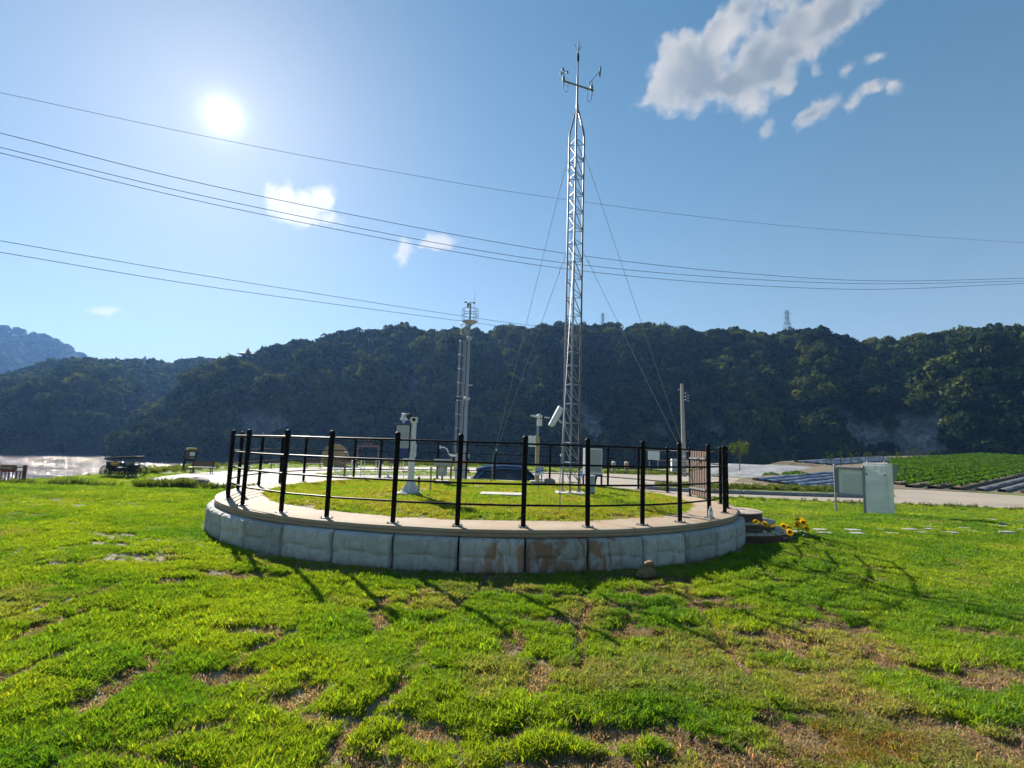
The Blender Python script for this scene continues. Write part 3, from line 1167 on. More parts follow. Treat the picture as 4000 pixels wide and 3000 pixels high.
def hill(name, skyt, az0, az1, step, rb, rr_, tree, expo, gully, rocks, label, na2=60):
    az = np.arange(az0, az1 + 1e-6, step)
    el = interp(skyt, az)
    t = np.concatenate([np.linspace(0, 1, na2), 1 + np.linspace(.08, 1.2, 8)])
    A, T = np.meshgrid(az, t)
    E = np.broadcast_to(el, A.shape)
    rbv, rrv = rb(A), rr_(A)
    Q = rbv + (rrv - rbv) * T
    H = rrv * np.tan(np.radians(E)) + EYE - tree * np.clip((E + 1.6) / 3.0, 0, 1)
    z0 = -7.6
    prof = np.where(T <= 1, np.clip(T, 0, 1) ** expo, 1 - .35 * (T - 1) ** 1.5)
    n = fbm(A * .33 + 9, T * 2.2, 4, 21) - .5
    Z = z0 + (H - z0) * prof + n * gully * np.sin(np.pi * np.clip(T, 0, 1)) * np.clip((H + 6) / 40, 0, 1)
    Ar = np.radians(A)
    Qd = Q + (fbm(A * .8, T * 3, 3, 33) - .5) * gully * .8 * np.clip(T * 4, 0, 1) * (T < .97)
    X, Y = Qd * np.sin(Ar), Qd * np.cos(Ar)
    ELV = np.degrees(np.arctan2(Z - EYE, Qd))
    rock = np.zeros(A.shape)
    if rocks:
        w = (fbm(A * 1.6, ELV * 2.2, 4, 61) - .5) * 2.6
        for (ra, re, sa, se, st) in ROCKS:
            rock = np.maximum(rock, st * ss(1.7, .7, np.sqrt(((A - ra) / (sa * 1.55)) ** 2 + ((ELV - re) / (se * 1.45)) ** 2) + w * .55))
    na, nt = A.shape[1], A.shape[0]
    i, k = np.meshgrid(np.arange(nt - 1), np.arange(na - 1), indexing='ij')
    f = np.stack([i * na + k, i * na + k + 1, (i + 1) * na + k + 1, (i + 1) * na + k], -1).reshape(-1, 4)
    me = bpy.data.meshes.new(name)
    me.from_pydata(np.stack([X, Y, Z], -1).reshape(-1, 3).tolist(), [], f.tolist())
    me.validate()
    me.polygons.foreach_set('use_smooth', [True] * len(me.polygons))
    a = me.attributes.new('rock', 'FLOAT', 'POINT')
    a.data.foreach_set('value', np.clip(rock, 0, 1).astype(np.float32).ravel())
    me.materials.append(MATS['hill'])
    o = bpy.data.objects.new(name, me)
    C.objects.link(o)
    tag(o, label, None, kind='structure')
    return X, Y, Z, rock, A, T


hb = hill('cliff_hill', SKY_B, -36.4, 75, .4, lambda a: 226 - 14 * np.cos(np.radians(a * 2)) + 0 * a, lambda a: 330 + 12 * np.sin(np.radians(a * 5)), 8.2, .60, 26, True, 'steep wooded hill with bare cliffs across the river')
ha = hill('low_ridge', SKY_A, -75, -5, .5, lambda a: 285 + 0 * a + 90 * ss(-38, -33, a), lambda a: 500 + 0 * a, 8.0, .5, 16, False, 'low wooded ridge across the river on the left')
hd = hill('far_mountain', SKY_D, -70, -15, .6, lambda a: 900 + 0 * a, lambda a: 1350 + 0 * a, 6.0, .9, 90, False, 'far blue wooded mountain behind the ridge')

crowns = protos('crown_protos')
for i in range(7):
    crown('crown_%02d' % i, 40 + i, crowns, 2.6 + .25 * i, 2.6 + .2 * (i % 4), 13, 24, 1.25)
for i in range(2):
    crown('crown_%02d' % (7 + i), 60 + i, crowns, 3.0, 2.6, 12, 22, .8, True)


def forest(name, H, n, label, smin=.75, smax=1.25, dark=1.0, pad=0.0, tmax=1.25):
    X, Y, Z, rock, A, T = H
    nt, na = X.shape
    u = rng.random(n) * (na - 1.001)
    # even spread over the slope's true length
    seg = np.sqrt(np.diff(X.mean(1)) ** 2 + np.diff(Y.mean(1)) ** 2 + np.diff(Z.mean(1)) ** 2)
    cum = np.concatenate([[0], np.cumsum(seg)])
    tm = T[:, 0]
    lim = np.interp(tmax, tm, cum)
    s = rng.random(n) * lim
    v = np.interp(s, cum, np.arange(nt))
    v = np.clip(v, 0, nt - 1.001)
    iu, iv = u.astype(int), v.astype(int)
    fu, fv = u - iu, v - iv

    def bi(Mx):
        return (Mx[iv, iu] * (1 - fu) + Mx[iv, iu + 1] * fu) * (1 - fv) + (Mx[iv + 1, iu] * (1 - fu) + Mx[iv + 1, iu + 1] * fu) * fv
    x, y, z, rk = bi(X), bi(Y), bi(Z), bi(rock)
    keep = (rk + rng.normal(0, .10, n) < .22) & (z > -6.9)
    x, y, z = x[keep], y[keep], z[keep]
    m = len(x)
    sc = rng.uniform(smin, smax, m)
    scl = np.stack([sc * rng.uniform(.85, 1.15, m), sc * rng.uniform(.85, 1.15, m), sc * rng.uniform(.8, 1.2, m)], -1)
    rot = np.stack([rng.normal(0, .08, m), rng.normal(0, .08, m), rng.uniform(0, 6.28, m)], -1)
    k = fbm(x * .03, y * .03, 3, 77) * .65 + rng.random(m) * .55
    t0, t1 = np.array([.014, .032, .013]), np.array([.090, .108, .022])
    tint = (t0 + (t1 - t0) * ss(.35, .95, k)[:, None]) * rng.uniform(.8, 1.2, m)[:, None] * dark
    pick = np.where(rng.random(m) < .05, rng.integers(7, 9, m), rng.integers(0, 7, m))
    o = scatter(name, np.stack([x, y, z - .8], -1), rot, scl, tint, pick, crowns)
    tag(o, label, 'forest', kind='stuff')


forest('cliff_forest', hb, 9000, 'dense dark forest covering the cliff hill', .65, 1.6)
forest('ridge_forest', ha, 6500, 'hazy forest on the low ridge by the river', .9, 1.9)
forest('mountain_forest', hd, 5200, 'blue hazy forest on the far mountain', 1.6, 2.8)

# low scrub on the flat far bank is part of the ridge forest; the air between:
def haze():
    x0, x1, y0, y1, z0, z1 = -1700, 1700, -260, 1700, -10.5, 330
    o = MB().box(((x0 + x1) / 2, (y0 + y1) / 2, (z0 + z1) / 2), (x1 - x0, y1 - y0, z1 - z0)).build('haze', None)
    m = bpy.data.materials.new('haze')
    m.use_nodes = True
    t = m.node_tree
    for n in list(t.nodes):
        t.nodes.remove(n)
    pv_ = N(t, 'ShaderNodeVolumePrincipled')
    pv_.inputs['Color'].default_value = (.22, .47, 1.0, 1)
    pv_.inputs['Density'].default_value = .00017
    pv_.inputs['Anisotropy'].default_value = .35
    out = N(t, 'ShaderNodeOutputMaterial')
    t.links.new(pv_.outputs[0], out.inputs['Volume'])
    o.data.materials.append(m)
    tag(o, 'thin blue summer haze over the valley', 'haze', kind='stuff')


haze()


# ------------------------------------------------------------------ the round platform
def platform():
    t = thing('round_platform', (PC[0], PC[1], 0), 'low round platform walled with big concrete blocks', 'platform')
    # concrete retaining blocks, each with a pillowed face split by grooves
    W, Hh, D = .826, .445, .34
    kinds = []
    for k in range(4):
        rr = random.Random(900 + k)
        nx, nz = 26, 14
        gx = [rr.uniform(-.02, .06) * W + W * .5 * s for s in ((-.35, .42) if k % 2 else (-.05, .52))]
        gzl = rr.uniform(-.03, .02)
        vs, fs = [], []
        for j in range(nz + 1):
            for i in range(nx + 1):
                x = (i / nx - .5) * W
                z = (j / nz - .5) * Hh
                ex, ez = (W / 2 - abs(x)), (Hh / 2 - abs(z))
                rd = .06 if z < 0 else .045
                dep = 0.0
                if ex < rd:
                    dep -= rd * .9 * (1 - math.sqrt(max(0, 1 - (1 - ex / rd) ** 2)))
                if ez < rd:
                    dep -= rd * .8 * (1 - math.sqrt(max(0, 1 - (1 - ez / rd) ** 2)))
                wz = gzl + .014 * math.sin(x * 9 + k)
                dep -= .026 * math.exp(-((z - wz) / .016) ** 2)
                for q in gx:
                    dep -= .022 * math.exp(-((x - q - .008 * math.sin(z * 14 + k)) / .016) ** 2)
                dep += .028 * math.cos(x / W * 3.0) * math.cos(z / Hh * 2.6)
                dep += (float(fbm(x * 9 + k * 7, z * 9, 3, 90 + k)) - .5) * .03
                vs.append((D / 2 + dep, x, z))
        n1 = nx + 1
        for j in range(nz):
            for i in range(nx):
                a = j * n1 + i
                fs.append((a, a + 1, a + 1 + n1, a + n1))
        b = len(vs)
        rim = [i for i in range(n1)] + [j * n1 + nx for j in range(1, nz + 1)] + [nz * n1 + i for i in range(nx - 1, -1, -1)] + [j * n1 for j in range(nz - 1, 0, -1)]
        for r_ in rim:
            v = vs[r_]
            vs.append((-D / 2, v[1] * .93, v[2]))
        m = len(rim)
        for q in range(m):
            fs.append((rim[q], b + q, b + (q + 1) % m, rim[(q + 1) % m]))
        kinds.append(MB().add(vs, fs).build('block', 'block', link=False, smooth=True))
    for k in range(40):
        a = R(-90.3 + 4.5 + 9 * k)
        rr = random.Random(k)
        r = 5.40 - D / 2 + rr.uniform(-.012, .016)
        o = inst(kinds[(k * 7 + k // 3) % 4], t, (r * math.cos(a), r * math.sin(a), .40 - Hh / 2 - .004 - rr.uniform(0, .006)), (0, R(-2.0 + rr.uniform(-1, 1)), a + R(rr.uniform(-.7, .7))), (1, rr.uniform(.97, 1.0), 1), 'block')
    # infill behind the blocks, cast coping and its lower band
    MB().ring([(4.3, -.3), (5.03, -.3), (5.03, .399), (4.3, .399)], 72).build('infill', 'kerb', t)
    vs, fs = [], []
    seg = 220
    prof = [(4.48, .30), (5.24, .402), (5.29, .404), (5.30, .425), (5.285, .452), (5.31, .462), (5.30, .500), (5.275, .506), (5.0, .507), (4.48, .508)]
    for k in range(seg):
        a = 2 * math.pi * k / seg
        w = (float(fbm(k * .22, 3.0, 3, 15)) - .5) * .05
        w2 = (float(fbm(k * .5, 8.0, 3, 16)) - .5) * .02
        for i, (r_, z) in enumerate(prof):
            rr_ = r_ + (w if 1 <= i <= 7 else (w * 1.5 if i in (0, 9) else 0)) + (w2 if i in (2, 3, 4) else 0)
            vs.append((rr_ * math.cos(a), rr_ * math.sin(a), z + (w2 * .4 if 5 <= i else 0)))
    n = len(prof)
    for k in range(seg):
        for i in range(n):
            a, b = k * n + i, k * n + (i + 1) % n
            a2, b2 = ((k + 1) % seg) * n + i, ((k + 1) % seg) * n + (i + 1) % n
            fs.append((a, a2, b2, b))
    MB().add(vs, fs).build('coping', 'coping', t, smooth=True)
    # soil bed inside
    vs, fs = [], []
    rs = np.linspace(0, 4.62, 30)
    na = 72
    for r_ in rs:
        for k in range(na):
            a = 2 * math.pi * k / na
            x, y = r_ * math.cos(a), r_ * math.sin(a)
            vs.append((x, y, float(mound(x, y))))
    for i in range(len(rs) - 1):
        for k in range(na):
            a, b = i * na + k, i * na + (k + 1) % na
            fs.append((a, a + na, b + na, b))
    MB().add(vs, fs).build('turf_bed', 'soil', t, smooth=True)
    return t


def mound(x, y):
    r = np.hypot(x, y)
    return PH - .015 + .05 * ss(4.62, 3.9, r) + .05 * ss(4.0, 1.0, r) + (fbm(np.asarray(x) * 1.3 + 5, np.asarray(y) * 1.3, 3, 6) - .5) * .05


platform()


# ------------------------------------------------------------------ the fence
def fence():
    t = thing('perimeter_fence', (PC[0], PC[1], PH), 'black steel post and rail fence round the platform rim', 'fence')
    post = MB().tube([(0, 0, 0), (0, 0, 1.165)], [.0325, .0355], 14).build('post', 'black_paint', link=False, smooth=True)
    cap = MB().lathe([(.0365, 0), (.0385, .006), (.0375, .012), (.033, .026), (.022, .037), (.0, .042)], 14).build('dome_cap', 'black_paint', link=False, smooth=True)
    plate = MB().box((0, 0, .004), (.13, .13, .008))
    for sx in (-1, 1):
        for sy in (-1, 1):
            plate.lathe([(.008, .008), (.008, .024), (.0, .026)], 6, (sx * .048, sy * .048, 0))
    plate = plate.build('base_plate', 'galvanised', link=False)
    DTH = [-.027, -.006, .042, .032, .045, .029, .013, .005, -.001, -.026, -.025, -.015, -.009, -.018, -.03, -.035, -.029, .003, .03, .035, .043, .031, .023, .017, .012, .0, .001, -.015, -.03, -.049, -.06, -.07, -.03, -.006]
    P = []
    for k in range(34):
        a = 3.7441 + 2 * math.pi * k / 34 + DTH[k]
        p = Vector((5.117 * math.cos(a), 5.117 * math.sin(a), 0))
        rr = random.Random(k * 3 + 1)
        o = inst(post, t, p, (R(rr.uniform(-.5, .5)), R(rr.uniform(-.5, .5)), a))
        inst(cap, o, (0, 0, 1.158), (0, 0, 0))
        inst(plate, o, (0, 0, .004))
        P.append(p)
    rail = unit_bar('rail', .0138, 'black_paint', 8)
    for k in range(34):
        if k in (12, 14):          # the opening above the steps, and the gate
            continue
        a, b = P[k], P[(k + 1) % 34]
        d = (b - a).normalized()
        for i, z in enumerate((1.094, .823, .557, .282)):
            rr = random.Random(k * 11 + i)
            bar(rail, a + d * .030 + Vector((0, 0, z + rr.uniform(-.004, .004))), b - d * .030 + Vector((0, 0, z + rr.uniform(-.004, .004))), t, 'rail')
    # gate between two posts
    a, b = P[14], P[15]
    mid = (a + b) / 2
    d = (b - a).normalized()
    g = thing('picket_gate', (PC[0] + mid.x, PC[1] + mid.y, PH), 'brown picket gate in the black fence on the right', 'gate', rz=math.atan2(d.y, d.x))
    L = (b - a).length
    n = 7
    pk = MB().add([(-.045, -.011, .05), (.045, -.011, .05), (.045, -.011, 1.10), (0, -.011, 1.15), (-.045, -.011, 1.10), (-.045, .011, .05), (.045, .011, .05), (.045, .011, 1.10), (0, .011, 1.15), (-.045, .011, 1.10)],
                  [(0, 1, 2, 3, 4), (9, 8, 7, 6, 5), (0, 5, 6, 1), (1, 6, 7, 2), (2, 7, 8, 3), (3, 8, 9, 4), (4, 9, 5, 0)]).build('picket', 'picket', link=False)
    for i in range(n):
        x = -L / 2 + .085 + i * (L - .17) / (n - 1)
        inst(pk, g, (x, 0, 0), (0, 0, 0))
    for z in (.22, .93):
        MB().box((0, .028, z), (L - .09, .03, .04)).build('rail', 'galvanised', g)
    MB().box((-.30, -.03, .93), (.10, .03, .05)).build('latch', 'galvanised', g)
    return P


FP = fence()


# ------------------------------------------------------------------ steps, flowers, bottle, stones
def steps():
    t = thing('round_steps', (4.3, 11.0, 0), 'three round tiled steps against the platform', 'steps')
    for i, (r, z0, z1) in enumerate(((1.22, -.1, .125), (.99, .126, .285), (.77, .286, .45))):
        f = MB().lathe([(r - .02, z0), (r, z0), (r, z1 - .02), (r - .02, z1 - .018)], 48).build('riser', 'step_face', t, smooth=True)
        MB().lathe([(r + .012, z1 - .018), (r + .014, z1 - .004), (r + .004, z1), (.0, z1 + .001)], 48).build('tread', 'step_tread', t, smooth=True)


steps()


def sunflowers():
    spots = []
    for (an, r, h, az, tl) in ((-86, 1.36, .37, 250, 35), (-80, 1.40, .34, 280, 40), (-72, 1.36, .30, 200, 25), (-66, 1.46, .31, 265, 55), (-62, 1.50, .21, 262, 68), (-56, 1.38, .27, 300, 35), (-44, 1.42, .30, 240, 55), (-40, 1.54, .24, 280, 35),
                               (-33, 1.40, .32, 220, 30), (-27, 1.46, .35, 262, 40), (-20, 1.42, .33, 310, 32), (-13, 1.44, .29, 290, 38), (-36, 1.48, .33, 255, 60)):
        spots.append((4.3 + r * math.cos(R(an)), 11.0 + r * math.sin(R(an)), h, az, tl))
    desc = ['tallest sunflower nearest the platform blocks', 'small sunflower second from the platform blocks', 'sunflower third from the platform, facing up', 'sunflower above the drooping one by the step', 'low drooping sunflower showing its dark eye', 'sunflower seen edge on in front of the lowest step',
            'sunflower with dark eye at the left of the right clump', 'low sunflower in front of the right clump', 'sunflower at the back of the right clump', 'highest sunflower of the right clump', 'sunflower second from the right end', 'rightmost sunflower beside the lawn', 'sunflower tilted to the camera amid the right clump']
    petal = MB()
    for ring, (n, l, w, z, tilt) in enumerate(((13, .062, .016, 0, .12), (11, .050, .014, .006, .35))):
        for k in range(n):
            a = 2 * math.pi * (k + ring * .5) / n
            d = Vector((math.cos(a), math.sin(a), 0))
            s = Vector((-d.y, d.x, 0)) * w
            petal.add([d * .014 - s * .5 + Vector((0, 0, z)), d * .014 + s * .5 + Vector((0, 0, z)), d * l * .6 + s + Vector((0, 0, z + tilt * l * .6)), d * l + Vector((0, 0, z + tilt * l)), d * l * .6 - s + Vector((0, 0, z + tilt * l * .6))], [(0, 1, 2, 3, 4)])
    pet = petal.build('petals', 'petal', link=False)
    eye = MB().lathe([(.022, .002), (.02, .012), (.01, .016), (0, .017)], 12).build('eye', 'flower_eye', link=False, smooth=True)
    leaf = MB().add([(0, 0, 0), (.03, .028, .008), (.075, .03, 0), (.11, 0, -.02), (.075, -.03, 0), (.03, -.028, .008)], [(0, 1, 2, 3, 4, 5)]).build('leaf', 'fake_leaf', link=False)
    stem = unit_bar('stem', .004, 'fake_leaf', 6)
    disc = MB().lathe([(.04, 0), (.042, .004), (.04, .01), (0, .012)], 14).build('solar_disc', 'bench_iron', link=False, smooth=True)
    for i, (x, y, h, az, tl) in enumerate(spots):
        rr = random.Random(i)
        t = thing('sunflower', (x, y, 0), desc[i], 'sunflower', 'artificial sunflowers beside the steps')
        bar(stem, (0, 0, -.02), (rr.uniform(-.02, .02), rr.uniform(-.02, .02), h), t)
        rot = (Matrix.Rotation(R(az), 4, 'Z') @ Matrix.Rotation(R(tl), 4, 'Y')).to_euler()
        sc = rr.uniform(1.0, 1.3)
        h_ = inst(pet, t, (0, 0, h), rot, (sc, sc, sc))
        inst(eye, h_, (0, 0, 0), (0, 0, 0))
        for q in range(2):
            inst(leaf, t, (0, 0, h * rr.uniform(.55, .85)), (0, R(10), rr.uniform(0, 6.28)), (1, 1, 1))
        if i in (3, 7, 10):
            inst(disc, t, (.05, 0, .10), (R(14), 0, 0))


sunflowers()


def bottle():
    t = thing('water_bottle', (3.245, 8.70, PH + .001), 'clear plastic water bottle standing on the coping by a post', 'bottle')
    m, nt, b = principled('clear_plastic')
    b.inputs['Base Color'].default_value = (.85, .90, .93, 1)
    b.inputs['Roughness'].default_value = .12
    b.inputs['Transmission Weight'].default_value = .6
    b.inputs['IOR'].default_value = 1.2
    MATS['clear_plastic'] = m
    MB().lathe([(.030, 0), (.034, .008), (.033, .05), (.031, .055), (.034, .06), (.034, .125), (.031, .13), (.033, .135), (.031, .15), (.015, .178), (.014, .19)], 16).build('body', 'clear_plastic', t, smooth=True)
    MB().lathe([(.0345, .064), (.0345, .12)], 16).build('paper_wrap', 'sign_white', t, smooth=True)
    MB().lathe([(.016, .186), (.016, .204), (0, .206)], 12).build('screw_cap', 'white_paint', t, smooth=True)


bottle()

o = MB().blob((0, 0, .06), (.125, .10, .085), 3, .35, 14, 10).blob((.045, .02, .145), (.07, .065, .06), 5, .4, 12, 8).build('field_rock', 'sandstone', smooth=True, loc=(1.73, 6.80, 0))
tag(o, 'lumpy brown rock lying against the platform blocks', 'rock')
for i, (x, y, z, s, lab) in enumerate(((-17.7, 30.4, G - .05, (.85, .5, .30), 'low dark boulder at the edge of the plaza'), (5.7, 27.5, G - .1, (1.1, .6, .55), 'dark boulder behind the fence on the road edge'), (1.1, 15.2, PH - .02, (.20, .16, .14), 'rounded rock beside the sensor post footing'))):
    o = MB().blob((0, 0, 0), s, 20 + i, .38, 16, 11).build('boulder', 'boulder', smooth=True, loc=(x, y, z + s[2] * .55))
    tag(o, lab, 'boulder')

# stepping stones sunk in the lawn
ST = [(6.67, 11.62), (6.5, 11.15), (7.46, 11.75), (7.2, 11.25), (8.27, 11.95), (8.06, 11.42), (8.98, 12.15), (8.84, 11.63), (9.59, 12.3), (9.64, 11.85), (10.73, 12.7), (11.23, 12.25), (12.1, 13.4), (13.83, 15.4), (12.73, 13.95), (12.13, 12.8), (15.2, 16.6), (5.95, 11.2), (14.2, 15.0), (11.6, 16.6), (12.9, 16.9), (9.9, 12.75), (10.4, 12.2)]
ST.sort()
STN = {}
for i, (x, y) in enumerate(ST):
    row = 'nearer' if y < 11.2 + (x - 6.5) * .19 else 'farther'
    STN[row] = STN.get(row, 0) + 1
    rr = random.Random(500 + i)
    n = 6
    pts = [(rr.uniform(.15, .23) * math.cos(2 * math.pi * k / n + rr.uniform(-.2, .2)), rr.uniform(.10, .16) * math.sin(2 * math.pi * k / n + rr.uniform(-.2, .2))) for k in range(n)]
    o = MB().prism(pts, -.05, .03).build('stepping_stone', 'stone_flag', bevel=.008, loc=(x, y, float(gz(x, y))))
    tag(o, 'pale flat stepping stone, %s from the steps in the %s row' % (ORD2[STN[row] - 1], row), 'stepping stone', 'stepping stones in the lawn')


# ------------------------------------------------------------------ weather instruments on the platform
def lattice_tower():
    bx, by = 1.345, 11.81
    z0 = float(mound(bx - PC[0], by - PC[1]))
    t = thing('weather_mast', (bx, by, z0), 'tall galvanised lattice mast carrying wind instruments', 'mast')
    MB().box((0, 0, 0), (.62, .62, .12)).build('footing', 'slab', t, bevel=.01)
    rc = .20
    angs = [R(20.8), R(140.8), R(260.8)]
    legs = [Vector((rc * math.cos(a), rc * math.sin(a), 0)) for a in angs]
    zt = 8.45
    zc = 9.05
    for i, l in enumerate(legs):
        tip = Vector((l.x * .10, l.y * .10, zc))
        MB().tube([(l.x, l.y, .05), (l.x, l.y, zt - .05), (l.x * .94, l.y * .94, zt + .05), tip, (tip.x, tip.y, zc + .12)], .0215, 10).build('leg', 'galvanised', t, smooth=True)
        MB().box((l.x, l.y, .066), (.10, .10, .012)).build('foot_plate', 'galvanised', t)
    hb_ = unit_bar('ring_bar', .0085, 'galvanised')
    db_ = unit_bar('diagonal', .0095, 'galvanised')
    z = .27
    n = 0
    while z < zt - .1:
        gap = (n % 7 == 6)
        for i in range(3):
            a, b = legs[i], legs[(i + 1) % 3]
            bar(hb_, a + Vector((0, 0, z)), b + Vector((0, 0, z)), t)
            if not gap and z + .42 < zt:
                lo, hi = (a, b) if i != 1 else (b, a)
                lo, hi = (b, a) if i == 2 else (lo, hi)
                bar(db_, lo + Vector((0, 0, z + .02)), hi + Vector((0, 0, z + .41)), t)
        z += .43 if not gap else .30
        n += 1
    # pole, cross arm, instruments
    MB().tube([(0, 0, zc - .25), (0, 0, 9.9)], .024, 10).build('pole', 'galvanised', t, smooth=True)
    MB().tube([(0, 0, 9.9), (0, 0, 10.42)], .017, 8).build('upper_pole', 'steel_dark', t, smooth=True)
    MB().lathe([(.026, 10.28), (.032, 10.3), (.03, 10.42), (.024, 10.48), (.012, 10.5)], 10).build('insulator', 'rubber', t, smooth=True)
    rod = MB().tube([(0, 0, 10.45), (0, 0, 10.93)], [.012, .006], 6)
    for k in range(4):
        a = R(20 + 90 * k)
        rod.tube([(0, 0, 10.55), (.10 * math.cos(a), .10 * math.sin(a), 10.70)], .007, 5)
    rod.build('lightning_rod', 'steel_dark', t, smooth=True)
    arm = [Vector((-.34, -.05, 9.72)), Vector((.40, .05, 9.565))]
    MB().tube(arm, .021, 8).build('cross_arm', 'steel_dark', t, smooth=True)
    # cup anemometer on the left
    an = MB().tube([arm[0] + Vector((0, 0, -.13)), arm[0] + Vector((0, 0, .0))], .018, 8).tube([arm[0] + Vector((0, 0, 0)), arm[0] + Vector((0, 0, .10))], .034, 10).tube([arm[0] + Vector((0, 0, .1)), arm[0] + Vector((0, 0, .30))], .013, 8)
    an = an.build('anemometer', 'steel_dark', t, smooth=True)
    top = arm[0] + Vector((0, 0, .26))
    for k in range(3):
        a = R(10 + 120 * k)
        c = top + Vector((.085 * math.cos(a), .085 * math.sin(a), -.02))
        m = MB().tube([top, c], .005, 5).blob(c, (.032, .032, .032), 1, 0, 10, 7)
        m.build('cup', 'steel_dark', an, smooth=True)
    # wind vane on the right
    w0 = arm[1] - Vector((.05, 0, 0))
    wv = MB().tube([w0 + Vector((0, 0, -.13)), w0], .018, 8).tube([w0, w0 + Vector((0, 0, .12))], .036, 10).tube([w0 + Vector((0, 0, .12)), w0 + Vector((0, 0, .28))], .013, 8)
    wv = wv.build('wind_vane', 'steel_dark', t, smooth=True)
    h = w0 + Vector((0, 0, .27))
    dirn = Vector((.62, -.3, .62)).normalized()
    MB().tube([h - dirn * .08, h + dirn * .24], .007, 6).blob(h - dirn * .09, (.018, .018, .03), 2, 0, 8, 6).build('vane_rod', 'steel_dark', wv, smooth=True)
    c = h + dirn * .26
    MB().add([c + Vector((-.025, -.006, -.10)), c + Vector((.025, .03, -.13)), c + Vector((.045, .03, .16)), c + Vector((.0, -.006, .12)), c + Vector((-.025, .006, -.10)), c + Vector((.025, .042, -.13)), c + Vector((.045, .042, .16)), c + Vector((.0, .006, .12))],
             [(0, 1, 2, 3), (7, 6, 5, 4), (0, 4, 5, 1), (1, 5, 6, 2), (2, 6, 7, 3), (3, 7, 4, 0)]).build('tail_fin', 'steel_dark', wv)
    for p, s in ((arm[0], 1), (w0, -1)):
        q = p + Vector((0, 0, -.13))
        e = p.lerp(Vector((0, 0, 9.64)), .35)
        MB().tube([q, q + Vector((.01 * s, 0, -.10)), q + Vector((.06 * s, 0, -.16)), q + Vector((.11 * s, 0, -.13)), e + Vector((-.02 * s, 0, -.08)), e], .006, 6).build('cable', 'rubber', t, smooth=True)
    MB().tube([(.19, .03, .1), (.175, .0, 2.5), (.178, .01, 5.0), (.178, .0, 8.3), (.05, .0, 8.95), (.0, .02, 9.2)], .011, 6).build('cable', 'rubber', t, smooth=True)
    # guy wires with their turnbuckles
    anchors = [Vector((-1.80, 1.80, .02)), Vector((3.10, 1.34, .0)), Vector((-.52, -3.1, -.03))]
    lg = [1, 0, 2]
    for i, an_ in enumerate(anchors):
        for z in (7.95, 5.55):
            l = legs[lg[i]]
            p = Vector((l.x * 1.1, l.y * 1.1, z))
            d = an_ + Vector((0, 0, .55)) - p
            MB().tube([p, p + d], .0048, 5).build('guy_wire', 'guy_steel', t)
            for f in (.045, .09):
                MB().blob(p + d * f, (.018, .018, .024), 1, 0, 8, 6).build('insulator_egg', 'steel_dark', t, smooth=True)
            MB().blob(p + d * .93, (.022, .022, .026), 1, 0, 8, 6).build('insulator_egg', 'white_paint', t, smooth=True)
        an2 = an_ + Vector((0, 0, .55))
        dd = (an2 - an_).normalized()
        lean = Vector((an_.x, an_.y, 0)).normalized()
        MB().tube([an_ + lean * .02, an_ - lean * .05 + Vector((0, 0, .3))], .010, 6).build('anchor_rod', 'galvanised', t, smooth=True)
        for s in (-1, 1):
            MB().tube([an_ - lean * .05 + Vector((.012 * s, 0, .3)), an_ - lean * .01 + Vector((.012 * s, 0, .55))], .006, 5).build('turnbuckle', 'galvanised', t, smooth=True)
    # equipment at the foot of the mast
    return t


lattice_tower()


def mast_camera():
    # white camera housing clamped to the left leg of the mast
    t = thing('camera_housing', (1.17, 11.80, 2.20), 'white tilted camera housing clamped to the mast', 'camera', rz=0)
    ax = Vector((.42, .10, .75)).normalized()
    c = Vector((-.17, -.02, .03))
    MB().tube([c - ax * .20, c - ax * .19, c + ax * .17, c + ax * .21], [.035, .052, .062, .045], 14).build('housing', 'white_paint', t, smooth=True)
    MB().tube([c - ax * .24 + Vector((-.012, 0, .028)), c + ax * .24 + Vector((-.012, 0, .03))], [.05, .068], 14).build('sunshield', 'white_paint', t, smooth=True)
    MB().tube([(-.13, 0, .0), (-.06, .0, -.06), (.02, .0, -.06)], .028, 8).build('bracket', 'grey_paint', t, smooth=True)
    MB().box((.02, .0, -.06), (.04, .06, .16)).build('clamp', 'grey_paint', t)


mast_camera()


